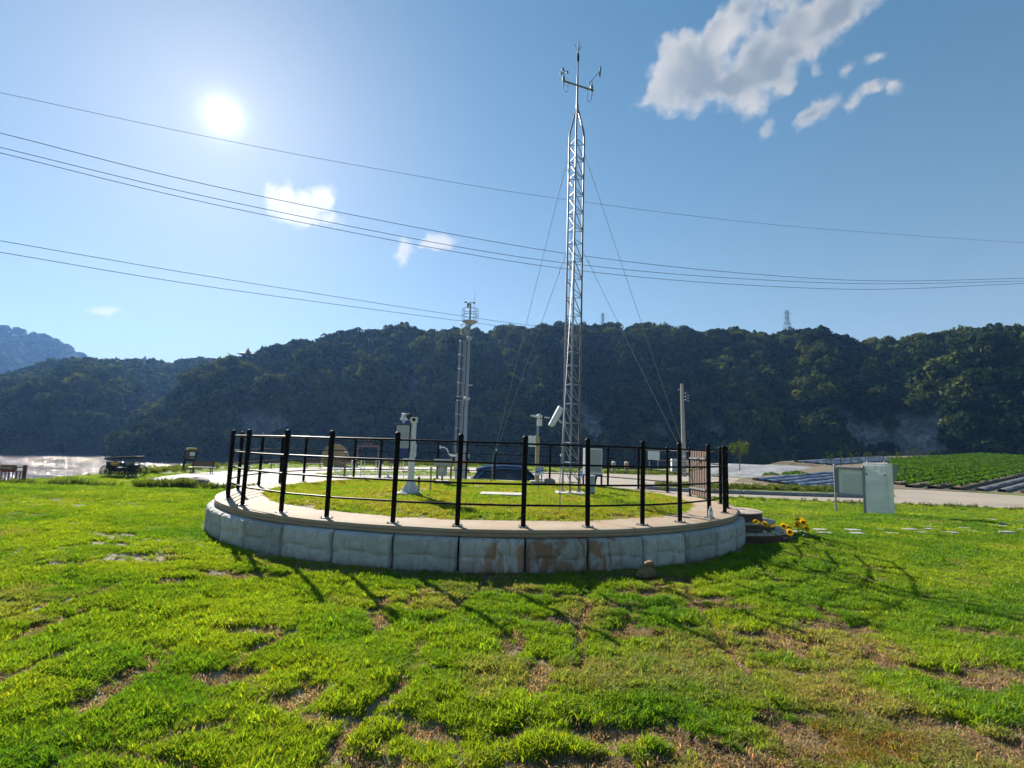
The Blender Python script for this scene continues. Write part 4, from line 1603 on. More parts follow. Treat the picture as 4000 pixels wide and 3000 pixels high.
def air_sampler():
    z0 = float(mound(-1.93 - PC[0], 10.63 - PC[1]))
    t = thing('air_sampler', (-1.93, 10.63, z0), 'white post with a blue and grey instrument box', 'weather instrument')
    MB().lathe([(.27, -.06), (.265, .03), (.24, .045), (.0, .05)], 8).build('base', 'slab', t)
    MB().lathe([(.19, .05), (.19, .066), (0, .067)], 24).build('flange', 'white_paint', t, smooth=True)
    MB().tube([(0, 0, .06), (0, 0, .78)], .062, 16).build('lower_post', 'white_paint', t, smooth=True)
    MB().tube([(.0, 0, .78), (.0, 0, .80), (.0, 0, 1.08), (0, 0, 1.5)], [.062, .057, .057, .057], 16).build('upper_post', 'white_paint', t, smooth=True)
    for k in range(6):
        a = R(30 + 60 * k)
        d = Vector((math.cos(a), math.sin(a), 0))
        s = Vector((-d.y, d.x, 0)) * .005
        p = [d * .06 + Vector((0, 0, .066)), d * .17 + Vector((0, 0, .066)), d * .17 + Vector((0, 0, .085)), d * .06 + Vector((0, 0, .30))]
        MB().add([q + s for q in p] + [q - s for q in p], [(0, 1, 2, 3), (7, 6, 5, 4), (0, 4, 5, 1), (1, 5, 6, 2), (2, 6, 7, 3), (3, 7, 4, 0)]).build('gusset', 'white_paint', t)
    MB().box((.005, 0, 1.46), (.125, .13, .10)).build('head_bracket', 'white_paint', t, bevel=.004)
    MB().tube([(.01, -.075, 1.46), (.01, -.05, 1.46)], .034, 14).build('socket', 'rubber', t, smooth=True)
    MB().box((.062, -.02, .86), (.03, .10, .26)).build('hatch', 'white_paint', t, bevel=.006)
    b = MB().box((-.19, -.01, 1.12), (.25, .17, .46)).build('instrument_box', 'grey_paint', t, bevel=.008)
    MB().box((-.19, -.01, .80), (.25, .17, .175)).build('lower_box', 'blue_paint', t, bevel=.008)
    MB().box((-.19, -.01, 1.365), (.29, .21, .03)).build('lid', 'blue_paint', t, bevel=.006)
    MB().box((-.055, -.01, 1.1), (.02, .07, .55)).build('mounting_plate', 'bench_iron', t)
    MB().lathe([(.020, 1.37), (.020, 1.42), (.055, 1.44), (.075, 1.46), (.055, 1.50), (.048, 1.56), (.05, 1.575), (.03, 1.585), (0, 1.585)], 16, (-.20, -.01, 0)).build('inlet_cup', 'white_paint', t, smooth=True)
    MB().tube([(-.15, -.03, 1.52), (-.10, -.03, 1.56), (-.05, -.02, 1.52), (-.09, -.05, 1.48)], .028, 8).build('clamp', 'rubber', t, smooth=True)
    MB().tube([(-.09, -.05, 1.46), (.0, -.03, 1.44)], .012, 8).build('arm', 'white_paint', t, smooth=True)


air_sampler()


def rain_gauge():
    z0 = float(mound(-1.67 - PC[0], 13.48 - PC[1]))
    t = thing('rain_gauge', (-1.67, 13.48, z0), 'grey hooded rain gauge on a small concrete block', 'rain gauge')
    MB().box((0, 0, .03), (.34, .26, .14)).build('footing', 'slab', t, bevel=.01)
    MB().tube([(0, 0, .09), (0, 0, .22)], .022, 8).build('stem', 'rubber', t, smooth=True)
    MB().lathe([(.08, .20), (.115, .23), (.12, .45)], 20).build('collector', 'grey_paint', t, smooth=True)
    MB().lathe([(.19, .44), (.215, .47), (.215, .62), (.20, .62), (.19, .48)], 20).build('hood', 'grey_paint', t, smooth=True)
    MB().box((0, -.118, .38), (.10, .02, .12)).build('window', 'bench_seat', t)


rain_gauge()


def sensor_post():
    z0 = float(mound(.77 - PC[0], 15.02 - PC[1]))
    t = thing('sensor_post', (.77, 15.02, z0), 'tan instrument post with white boxes and a cross shaped sensor head', 'weather instrument')
    MB().box((.02, 0, .03), (.40, .32, .14)).build('footing', 'slab', t, bevel=.01)
    MB().tube([(0, 0, .08), (0, 0, 1.32)], .055, 12).build('lower_post', 'tan_wood', t, smooth=True)
    MB().tube([(0, 0, 1.32), (0, 0, 1.66)], .032, 12).build('upper_post', 'galvanised', t, smooth=True)
    MB().box((.04, 0, 1.72), (.14, .11, .20)).build('head_box', 'white_paint', t, bevel=.01)
    MB().tube([(.02, 0, 1.8), (.02, 0, 1.98)], .024, 8).build('mast_tip', 'grey_paint', t, smooth=True)
    MB().tube([(-.22, .02, 1.905), (-.05, .0, 1.89), (.12, 0, 1.885)], [.02, .032, .03], 10).build('left_arm', 'white_paint', t, smooth=True)
    MB().tube([(.12, 0, 1.88), (.17, -.01, 1.87)], .03, 8).build('joint', 'rubber', t, smooth=True)
    MB().tube([(.17, -.01, 1.87), (.33, -.02, 1.855)], .02, 10).build('right_arm', 'white_paint', t, smooth=True)
    MB().tube([(.33, -.02, 1.855), (.40, -.02, 1.85)], .03, 10).build('sensor_tip', 'rubber', t, smooth=True)
    MB().blob((.03, -.01, 1.90), (.075, .06, .05), 1, .05, 12, 8).build('dome', 'white_paint', t, smooth=True)
    MB().box((-.16, -.02, 1.18), (.14, .16, .30), R(35)).build('junction_box', 'white_paint', t, bevel=.008)
    MB().box((-.16, -.02, 1.02), (.10, .10, .03), R(35)).build('cable_gland', 'blue_paint', t)
    MB().box((-.07, 0, 1.3), (.06, .05, .10)).build('bracket', 'white_paint', t)


sensor_post()


def blue_signs():
    for i, (x, y, lab) in enumerate(((.69, 12.84, 'nearer small blue sign on a stake left of the mast'), (.83, 13.9, 'farther small blue sign on a stake by the sensor post'), (1.62, 12.35, 'small blue sign on a wooden stake at the mast foot'))):
        z0 = float(mound(x - PC[0], y - PC[1]))
        t = thing('stake_sign', (x, y, z0), lab, 'sign', 'small blue signs on stakes', rz=R(-8 + 10 * i))
        MB().box((.01, .012, .20), (.035, .02, .48)).build('stake', 'tan_wood', t)
        p = MB().box((0, 0, .43), (.11, .006, .19)).build('panel', 'sign_white', t)
        MB().box((-.004, -.0045, .45), (.10, .003, .11)).build('blue_field', 'sign_blue', p)
        MB().box((-.01, -.0065, .475), (.06, .002, .02)).build('heading', 'sign_white', p)
        MB().box((-.01, -.0065, .445), (.07, .002, .012)).build('heading', 'sign_white', p)


blue_signs()


def data_cabinet():
    x, y = 2.30, 14.9
    z0 = float(mound(x - PC[0], y - PC[1]))
    t = thing('data_cabinet', (x, y, z0), 'pale data cabinet standing on blue legs behind the mast', 'cabinet', rz=R(24))
    MB().box((0, 0, .70), (.42, .34, .72)).build('cabinet_body', 'white_paint', t, bevel=.008)
    MB().box((0, -.174, .72), (.36, .010, .62)).build('door', 'grey_paint', t, bevel=.003)  # the white cabinet's shaded front, its shade put into the grey colour
    MB().box((0, 0, .33), (.44, .36, .05)).build('base_frame', 'blue_paint', t)
    for sx in (-1, 1):
        for sy in (-1, 1):
            MB().box((sx * .195, sy * .155, .15), (.04, .04, .32)).build('leg', 'blue_paint', t)
    MB().box((0, 0, .01), (.50, .42, .06)).build('base', 'blue_paint', t)
    MB().tube([(.1, -.05, .32), (.02, -.1, .15), (-.08, -.12, .02)], .035, 8).build('conduit', 'rubber', t, smooth=True)
    MB().tube([(.0, .05, .32), (-.02, .05, .02)], .03, 8).build('conduit', 'rubber', t, smooth=True)
    for k in range(5):
        MB().box((-.10 + .05 * k, -.181, .50), (.012, .006, .09)).build('vent_slot', 'steel_dark', t)


data_cabinet()


def junction_box():
    x, y = 1.80, 11.95
    z0 = float(mound(x - PC[0], y - PC[1]))
    t = thing('conduit_box', (x, y, z0), 'small grey conduit box beside the mast foot', 'box')
    MB().box((0, 0, .22), (.17, .14, .38), R(20)).build('box_body', 'grey_paint', t, bevel=.01)
    MB().box((0, 0, .42), (.19, .16, .025), R(20)).build('lid', 'white_paint', t, bevel=.004)
    MB().tube([(.04, -.05, .05), (.12, -.12, .0), (.2, -.2, -.03)], .02, 8).build('conduit', 'rubber', t, smooth=True)


junction_box()

o = MB().box((0, 0, 0), (.86, .52, .08)).build('concrete_slab', 'slab', bevel=.008, loc=(-.13, 10.85, float(mound(.45, -1.37)) + .005))
tag(o, 'pale flat concrete slab in the platform grass', 'slab')
o = MB().prism([(-.09, -.05), (.10, -.06), (.12, .04), (-.06, .07)], -.03, .03).build('paving_offcut', 'slab', loc=(-.72, 12.5, float(mound(-.14, .3)) + .02))
tag(o, 'small broken concrete offcut lying in the platform grass', 'slab')
for i, (x, y, h, lab) in enumerate(((-1.72, 10.35, .42, 'short wooden stake in front of the white post'), (-1.62, 11.2, .55, 'thin tan stake right of the white post'), (-1.80, 13.1, .22, 'low tan stake left of the rain gauge'))):
    z0 = float(mound(x - PC[0], y - PC[1]))
    t = thing('wooden_stake', (x, y, z0), lab, 'stake')
    MB().box((0, 0, h / 2 - .05), (.035, .02, h)).build('shaft', 'tan_wood', t)
    MB().box((0, -.014, h - .12), (.05, .008, .10)).build('tag_plate', 'picket' if i == 0 else 'tan_wood', t)


# ------------------------------------------------------------------ notice board and steel kiosk on the right lawn
def notice_board():
    a, b = Vector((10.28, 17.0)), Vector((10.72, 16.30))
    d = (b - a).normalized()
    L = (b - a).length
    m = (a + b) / 2
    z0 = float(gz(m.x, m.y))
    t = thing('notice_board', (m.x, m.y, z0), 'white notice board in a steel frame left of the kiosk', 'notice board', rz=math.atan2(d.y, d.x))
    for s in (-1, 1):
        MB().tube([(s * L / 2, 0, -.2), (s * L / 2, 0, 1.45)], .032, 12).build('post', 'galvanised', t, smooth=True)
        MB().blob((s * L / 2, 0, 1.465), (.036, .036, .03), 1, 0, 12, 8).build('post_cap', 'galvanised', t, smooth=True)
    MB().box((0, 0, 1.39), (L - .06, .10, .07)).build('top_rail', 'galvanised', t, bevel=.006)
    MB().box((0, 0, .59), (L - .06, .07, .05)).build('bottom_rail', 'galvanised', t, bevel=.006)
    MB().box((0, .03, .985), (L - .08, .02, .74)).build('back_panel', 'sign_white', t)
    MB().box((-L / 2 + .065, -.005, .985), (.05, .05, .74)).build('side_frame', 'steel_dark', t)
    MB().box((.07, .018, .93), (L * .66, .006, .58)).build('poster', 'bench_seat', t)


notice_board()


def kiosk():
    a, b = Vector((10.74, 16.30)), Vector((11.06, 15.73))
    d = (b - a).normalized()
    L = (b - a).length
    m = (a + b) / 2
    t = thing('steel_kiosk', (m.x, m.y, float(gz(m.x, m.y))), 'upright brushed steel kiosk cabinet on the right lawn', 'kiosk', rz=math.atan2(d.y, d.x))
    D = .30
    MB().box((0, D / 2, .74), (L, D, 1.60)).build('cabinet_body', 'stainless', t, bevel=.01)
    MB().box((0, -.006, 1.19), (L - .10, .014, .56)).build('upper_door', 'stainless', t, bevel=.004)
    MB().box((0, -.006, .42), (L - .04, .014, .92)).build('lower_panel', 'stainless', t, bevel=.004)
    for s in (-1, 1):
        MB().box((s * (L / 2 - .08), -.024, 1.20), (.035, .03, .06)).build('latch', 'steel_dark', t, bevel=.004)
    MB().tube([(.24, -.018, 1.22), (.28, -.018, 1.26), (.32, -.018, 1.22), (.28, -.018, 1.18), (.24, -.018, 1.22)], .004, 5).build('scratch_mark', 'grey_paint', t)
    for s in (-1, 1):
        MB().blob((s * (L / 2 - .09), .05, 1.565), (.03, .03, .035), 1, 0, 10, 7).build('lifting_eye', 'steel_dark', t, smooth=True)
    hood = [(D, 1.50), (D + .34, 1.46), (D + .30, 1.25), (D + .02, .92)]
    vs = [(x, y, z) for x in (-L / 2, L / 2) for (y, z) in hood]
    MB().add(vs, [(0, 1, 2, 3), (7, 6, 5, 4), (0, 4, 5, 1), (1, 5, 6, 2), (2, 6, 7, 3), (3, 7, 4, 0)]).build('sloping_hood', 'steel_dark', t, bevel=.008)


kiosk()


# ------------------------------------------------------------------ vehicle behind the platform
def suv():
    t = thing('parked_car', (.35, 27.6, G + .026), 'dark blue estate car parked on the plaza behind the platform', 'car', rz=R(2))
    def loft(st, name, material, cap=True, parent=t):
        vs, fs = [], []
        n = len(st[0][1])
        for x, sec in st:
            for (y, z) in sec:
                vs.append((x, y, z))
        for i in range(len(st) - 1):
            for k in range(n):
                a, b = i * n + k, i * n + (k + 1) % n
                fs.append((a, b, b + n, a + n))
        if cap:
            fs.append(tuple(range(n))[::-1])
            fs.append(tuple((len(st) - 1) * n + k for k in range(n)))
        return MB().add(vs, fs).build(name, material, parent, smooth=True)

    def sec(w, zb, zt, zlow=.24, bulge=.03):
        h = [(w * .80, zlow), (w * .97, zlow + .10), (w + bulge, (zlow + zb) * .5), (w + bulge * .7, zb - .10), (w * .985, zb - .02), (w * .93, zb + .01), (w * .5, zt)]
        return h + [(-y, z) for (y, z) in h[::-1]]
    body = loft([(-2.36, sec(.70, .86, .90, .42)), (-2.30, sec(.84, .98, 1.02, .32)), (-2.12, sec(.90, 1.05, 1.07)), (-1.4, sec(.92, 1.04, 1.06)), (-.4, sec(.925, 1.0, 1.02)), (.6, sec(.925, .99, 1.01)), (1.05, sec(.92, .99, 1.05)), (1.7, sec(.905, .94, .99)), (2.15, sec(.86, .84, .88)), (2.32, sec(.74, .70, .72, .34)), (2.37, sec(.6, .6, .62, .40))], 'body', 'car_paint')

    def gsec(wb, wr, zb, zr):
        h = [(wb, zb), (wb * .5 + wr * .5 + .02, (zb + zr) * .5), (wr + .03, zr - .08), (wr - .06, zr - .01), (wr * .4, zr + .02)]
        return h + [(-y, z) for (y, z) in h[::-1]]
    loft([(-2.16, gsec(.80, .76, 1.02, 1.06)), (-1.92, gsec(.86, .68, 1.02, 1.46)), (-1.5, gsec(.87, .67, 1.01, 1.60)), (-.6, gsec(.87, .68, 1.0, 1.66)), (.2, gsec(.87, .67, .99, 1.63)), (.55, gsec(.865, .65, .99, 1.52)), (1.12, gsec(.84, .72, 1.0, 1.06))], 'greenhouse', 'car_glass')

    def rsec(w, z):
        h = [(w, z - .10), (w + .015, z - .03), (w - .05, z + .022), (w * .4, z + .045)]
        return h + [(-y, zz) for (y, zz) in h[::-1]]
    roof = loft([(-2.02, rsec(.70, 1.48)), (-1.5, rsec(.70, 1.61)), (-.6, rsec(.71, 1.665)), (.2, rsec(.70, 1.635)), (.52, rsec(.68, 1.55))], 'roof', 'car_paint')
    for s in (-1, 1):
        MB().tube([(-1.75, s * .66, 1.64), (-1.2, s * .66, 1.70), (-.2, s * .66, 1.71), (.35, s * .64, 1.65)], .016, 6).build('roof_rail', 'chrome', roof, smooth=True)
        MB().tube([(-2.0, s * .85, 1.05), (-1.85, s * .83, 1.20), (-1.55, s * .76, 1.46), (-.6, s * .74, 1.565), (.3, s * .73, 1.53)], .022, 5).build('window_trim', 'chrome', t, smooth=True)
        MB().tube([(-1.95, s * .895, 1.035), (-.4, s * .90, 1.0), (1.0, s * .885, .985)], .018, 5).build('belt_trim', 'chrome', t, smooth=True)
        for x0, x1 in ((-1.05, -1.0), (-.05, .0)):
            MB().box((x0, s * .785, 1.28), (.07, .10, .60), 0, R(s * 17)).build('pillar', 'car_paint', t)
        MB().tube([(-2.05, s * .74, 1.10), (-1.60, s * .70, 1.57)], .05, 6).build('rear_pillar', 'car_paint', t, smooth=True)
        MB().tube([(1.05, s * .80, 1.02), (.50, s * .66, 1.55)], .035, 6).build('front_pillar', 'car_paint', t, smooth=True)
        mi = MB().blob((.72, s * 1.02, 1.06), (.09, .11, .075), 1, .05, 10, 8).build('door_mirror', 'car_paint', t, smooth=True)
        MB().box((-2.22, s * .78, .90), (.22, .20, .13), R(s * -14)).build('tail_lamp', 'lamp_red', t, bevel=.03)
        MB().box((2.14, s * .70, .78), (.26, .24, .10), R(s * 25)).build('headlamp', 'chrome', t, bevel=.03)
        for x in (-.55, .55):
            MB().box((x - .25, s * .955, .88), (.20, .03, .035)).build('door_handle', 'chrome', t, bevel=.008)
        for x in (-1.42, 1.45):
            w = MB().lathe([(.20, -.11), (.33, -.11), (.355, -.08), (.355, .08), (.33, .11), (.20, .11)], 28)
            wo_ = w.build('wheel', 'rubber', t, smooth=True)
            wo_.location = (x, s * .83, .355)
            wo_.rotation_euler = (R(90), 0, 0)
            rim = MB().lathe([(.0, .09), (.05, .10), (.20, .10), (.22, .112), (.22, -.1)], 20).build('rim', 'chrome', wo_, smooth=True)
            rim.scale = (1, 1, -s)
    MB().tube([(-1.9, 0, 1.50), (-2.06, 0, 1.505)], .02, 6).build('spoiler', 'car_paint', t)


suv()


# ------------------------------------------------------------------ plaza furniture
def bench(x, y, rz, lab):
    t = thing('bench', (x, y, G + .021), lab, 'bench', 'benches along the river side of the plaza', rz=rz)
    for s in (-1, 1):
        for q in (-.17, .20):
            MB().box((s * .68, q, .21), (.05, .05, .42)).build('leg', 'bench_iron', t)
        MB().box((s * .68, .24, .62), (.05, .04, .50), 0, R(-8)).build('back_support', 'bench_iron', t)
    for k in range(3):
        MB().box((0, -.17 + .17 * k, .435), (1.75, .155, .04)).build('seat_slat', 'bench_seat', t)
    for k in range(3):
        MB().box((0, .235 + .02 * k, .56 + .125 * k), (1.60, .03, .115), 0, R(-8)).build('back_slat', 'bench_wood', t)


for i, (x, y, a, lab) in enumerate(((-23.0, 40.4, 10, 'bench right of the information board, nearest the cart'), (-22.4, 44.9, 14, 'second bench from the information board'), (-21.6, 50.6, 30, 'third bench from the information board, behind the fence'), (-19.6, 53.9, 40, 'fourth bench from the information board'), (-17.2, 58.4, 48, 'fifth bench from the information board, near the round tan screen'), (-12.6, 59.6, 50, 'bench farthest right, behind the exercise machines'))):
    bench(x, y, R(a), lab)


def info_board():
    t = thing('information_board', (-25.75, 43.4, G), 'dark information board with a yellow top sign beside the bench', 'information board', rz=R(20))
    for s in (-1, 1):
        MB().box((s * .36, 0, .55 if s > 0 else .62), (.11, .11, 1.3), 0, 0, R(4)).build('post', 'bench_iron', t)
    MB().box((.02, 0, 1.22), (.86, .10, .86)).build('panel', 'bench_iron', t, bevel=.01)
    MB().box((.0, -.054, 1.24), (.74, .01, .62)).build('map_field', 'picket', t)
    MB().box((.16, -.062, 1.34), (.36, .01, .30)).build('white_notice', 'sign_white', t)
    MB().box((.15, -.062, 1.0), (.34, .008, .03)).build('text_line', 'letter', t)
    top = MB().box((.05, -.02, 1.72), (.74, .06, .20)).build('top_sign', 'yellow', t, bevel=.03)
    MB().blob((-.22, -.05, 1.73), (.08, .02, .09), 1, .1).build('emblem', 'letter', top, smooth=True)
    for k in range(4):
        MB().box((-.05 + k * .12, -.054, 1.72), (.08, .008, .10)).build('letter', 'bench_wood', top)


info_board()


def cart():
    t = thing('planter_cart', (-24.85, 34.8, G), 'black decorative cart with yellow and green planters', 'cart', rz=R(-2))
    def wheel(x, y, r):
        w = MB().ring([(r - .045, -.03), (r, -.03), (r, .03), (r - .045, .03)], 28).build('wheel', 'bench_iron', t)
        w.location = (x, y, r)
        w.rotation_euler = (R(90), 0, 0)
        sp = MB()
        for k in range(8):
            a = math.pi * k / 8
            sp.tube([(-r * .95 * math.cos(a), -r * .95 * math.sin(a), 0), (r * .95 * math.cos(a), r * .95 * math.sin(a), 0)], .012, 5)
        sp.lathe([(.05, -.05), (.06, 0), (.05, .05)], 10).build('spokes', 'bench_iron', w)
    for y in (-.38, .38):
        wheel(.86, y, .42)
        wheel(-.86, y, .36)
        wheel(.25, y, .22)
    MB().box((0, 0, .55), (1.9, .62, .07)).build('chassis', 'bench_iron', t)
    MB().box((-.72, 0, .70), (.50, .58, .44)).build('front_box', 'bench_iron', t, bevel=.02)
    for x in (-.92, -.42, .35, .80):
        for y in (-.3, .3):
            MB().tube([(x, y, .55), (x, y, 1.08)], .018, 6).build('canopy_post', 'bench_iron', t)
    MB().add([(-1.02, -.4, 1.04), (1.0, -.4, 1.20), (1.0, .4, 1.20), (-1.02, .4, 1.04), (-1.02, -.4, 1.20), (1.0, -.4, 1.34), (1.0, .4, 1.34), (-1.02, .4, 1.20)], [(0, 1, 2, 3), (7, 6, 5, 4), (0, 4, 5, 1), (1, 5, 6, 2), (2, 6, 7, 3), (3, 7, 4, 0)]).build('canopy', 'bench_iron', t, bevel=.02)
    MB().blob((-.36, -.26, .82), (.27, .17, .15), 3, .12, 12, 8).build('yellow_planter', 'yellow', t, smooth=True)
    MB().box((.60, -.22, .84), (.40, .26, .24)).build('green_planter', 'olive_planter', t, bevel=.04)
    MB().box((.1, -.1, .74), (.30, .4, .28)).build('seat', 'bench_iron', t, bevel=.03)
    MB().box((.62, .05, .66), (.50, .54, .26)).build('rear_box', 'bench_iron', t, bevel=.03)
    MB().box((-.05, 0, .42), (1.5, .5, .16)).build('under_frame', 'bench_iron', t, bevel=.02)
    MB().tube([(-.2, -.32, .60), (.0, -.33, .68), (.3, -.33, .62)], .03, 6).build('side_rail', 'chrome', t, smooth=True)


cart()


def red_sign():
    t = thing('railing_sign', (-26.0, 28.4, G), 'dark red wooden railing with a lettered sign at the left edge', 'sign', rz=R(6))
    MB().box((.52, 0, .42), (.13, .13, 1.0)).build('end_post', 'red_wood', t, bevel=.02)
    for z in (.78, .56):
        MB().box((-.6, 0, z), (2.2, .05, .06)).build('rail', 'red_wood', t)
    for k in range(9):
        MB().box((.33 - .18 * k, 0, .28), (.045, .045, .54)).build('baluster', 'red_wood', t)
    b = MB().box((-.40, -.06, .74), (1.12, .05, .34)).build('board', 'bench_wood', t, bevel=.01)
    MB().box((-.46, -.09, .635), (.98, .008, .08)).build('red_band', 'sign_red', b)
    rr = random.Random(4)
    for k in range(3):
        MB().box((-.80 + .10 * k, -.09, .85), (.07, .008, .075)).build('letter', 'yellow', b)
    for k in range(5):
        MB().box((-.42 + .10 * k, -.09, .85), (.07, .008, .07)).build('letter', 'sign_red', b)
    for k in range(8):
        MB().box((-.84 + .11 * k, -.09, .745), (.06, .008, rr.uniform(.05, .08))).build('letter', 'letter', b)


red_sign()


def exercise():
    g = 'outdoor exercise machines on the plaza'
    t = thing('elliptical_trainer', (-12.9, 42.3, G + .02), 'white curved exercise machine left of the brown post', 'exercise machine', g)
    for s in (-.25, .25):
        MB().tube([(-1.0, s, .72), (-.7, s, .55), (-.55, s, .25), (-.3, s, .06), (.1, s, .05), (.45, s, .3), (.55, s, .75), (.62, s, 1.15)], .03, 8).build('side_tube', 'white_paint', t, smooth=True)
        MB().tube([(-.95, s, .62), (-.2, s, .6)], .025, 8).build('pedal_bar', 'white_paint', t, smooth=True)
        MB().tube([(.55, s, 1.15), (.75, s, 1.3), (.98, s, 1.28)], .025, 8).build('handle', 'white_paint', t, smooth=True)
    MB().box((.1, 0, .12), (.26, .5, .1)).build('pedal_plate', 'rubber', t)
    t = thing('air_walker', (-11.0, 42.6, G + .02), 'white rectangular air walker frame behind the fence', 'exercise machine', g)
    MB().tube([(-.72, 0, 0), (-.72, 0, 1.25), (-.62, 0, 1.38), (.62, 0, 1.38), (.72, 0, 1.25), (.72, 0, 0)], .04, 8).build('frame', 'white_paint', t, smooth=True)
    MB().box((0, 0, 1.12), (1.2, .04, .14)).build('name_plate', 'picket', t)
    for s in (-.45, .45):
        MB().tube([(s, 0, 1.34), (s, .0, .22)], .03, 8).build('swing_arm', 'white_paint', t, smooth=True)
        MB().box((s, 0, .2), (.2, .45, .05)).build('foot_plate', 'grey_paint', t)
        MB().tube([(s, 0, 1.1), (s * .7, -.2, 1.2)], .022, 6).build('grip', 'blue_paint', t)
    t = thing('sit_up_stand', (-9.45, 42.2, G + .02), 'low white exercise stand right of the air walker', 'exercise machine', g)
    MB().box((0, 0, .05), (.56, .5, .06)).build('base', 'grey_paint', t)
    MB().box((0, 0, .28), (.16, .16, .42)).build('column', 'white_paint', t)
    MB().box((0, 0, .47), (.56, .3, .06)).build('top', 'white_paint', t)
    t = thing('rowing_seat', (-8.0, 42.0, G + .02), 'white exercise seat with a brown cushion left of the white post', 'exercise machine', g)
    for s in (-.2, .2):
        MB().tube([(s, 0, 0), (s, 0, .5)], .035, 8).build('leg', 'white_paint', t)
        MB().tube([(s - .1, .2, .5), (s - .1, .2, 1.5)], .03, 8).build('upright', 'white_paint', t, smooth=True)
    MB().box((0, 0, .53), (.62, .42, .08)).build('cushion', 'rust_post', t, bevel=.02)
    MB().box((-.1, .2, 1.5), (.5, .06, .06)).build('cross_bar', 'white_paint', t)
    t = thing('shoulder_wheel', (-4.25, 40.6, G + .02), 'grey column with a curved white arm right of the rain gauge', 'exercise machine', g)
    MB().tube([(.25, 0, 0), (.25, 0, 2.05)], .09, 12).build('column', 'grey_paint', t, smooth=True)
    MB().lathe([(.13, 2.03), (.13, 2.1), (0, 2.12)], 12, (.25, 0, 0)).build('cap', 'white_paint', t, smooth=True)
    MB().tube([(-1.05, 0, 2.5), (-.7, 0, 2.48), (-.5, 0, 2.35), (-.35, 0, 2.0), (-.15, 0, 1.82), (.15, 0, 1.9)], .045, 8).build('curved_arm', 'white_paint', t, smooth=True)
    MB().tube([(-1.05, 0, 2.62), (-1.05, 0, 2.38)], .06, 10).build('hand_grip', 'white_paint', t, smooth=True)
    for i, (x, y, lab) in enumerate(((-12.35, 40.5, 'brown post with a white cap beside the curved machine'), (-4.32, 40.0, 'brown post with a white cap beside the grey column'))):
        t = thing('lamp_post', (x, y, G + .02), lab, 'lamp post', 'brown posts with white caps')
        MB().tube([(0, 0, 0), (0, 0, 1.85)], .075, 10).build('shaft', 'rust_post', t, smooth=True)
        MB().lathe([(.10, 1.85), (.11, 1.88), (.11, 2.0), (0, 2.02)], 12).build('white_cap', 'white_paint', t, smooth=True)
    t = thing('round_screen', (-19.6, 60.5, G), 'round tan wooden screen behind the benches', 'screen', rz=R(30))
    MB().lathe([(1.45, -.08), (1.5, 0), (1.45, .08), (1.30, .08), (1.30, -.08), (1.45, -.08)], 40).build('rim', 'tan_dome', t, smooth=True)
    t.children[0].rotation_euler = (R(90), 0, 0)
    t.children[0].location = (0, 0, 1.0)
    d = MB().lathe([(1.33, -.05), (1.33, .05), (0, .06)], 40).build('disc', 'tan_dome', t)
    d.rotation_euler = (R(90), 0, 0)
    d.location = (0, 0, 1.0)
    t = thing('photo_frame', (-15.4, 58.4, G), 'brown rectangular photo frame with letters on top', 'frame', rz=R(15))
    for s in (-1, 1):
        MB().box((s * 1.08, 0, 1.15), (.16, .12, 2.3)).build('post', 'rust_post', t)
    MB().box((0, 0, 2.36), (2.32, .14, .17)).build('lintel', 'rust_post', t)
    for k in range(6):
        MB().box((-.42 + k * .17, 0, 2.62), (.11, .05, .12)).build('letter', 'rust_post', t)
    for k in range(3):
        MB().box((-.4 + k * .4, 0, 2.98), (.14, .05, .16)).build('letter', 'rust_post', t)
    MB().box((-.0, 0, 2.80), (.95, .05, .05)).build('letter_bar', 'rust_post', t)


exercise()


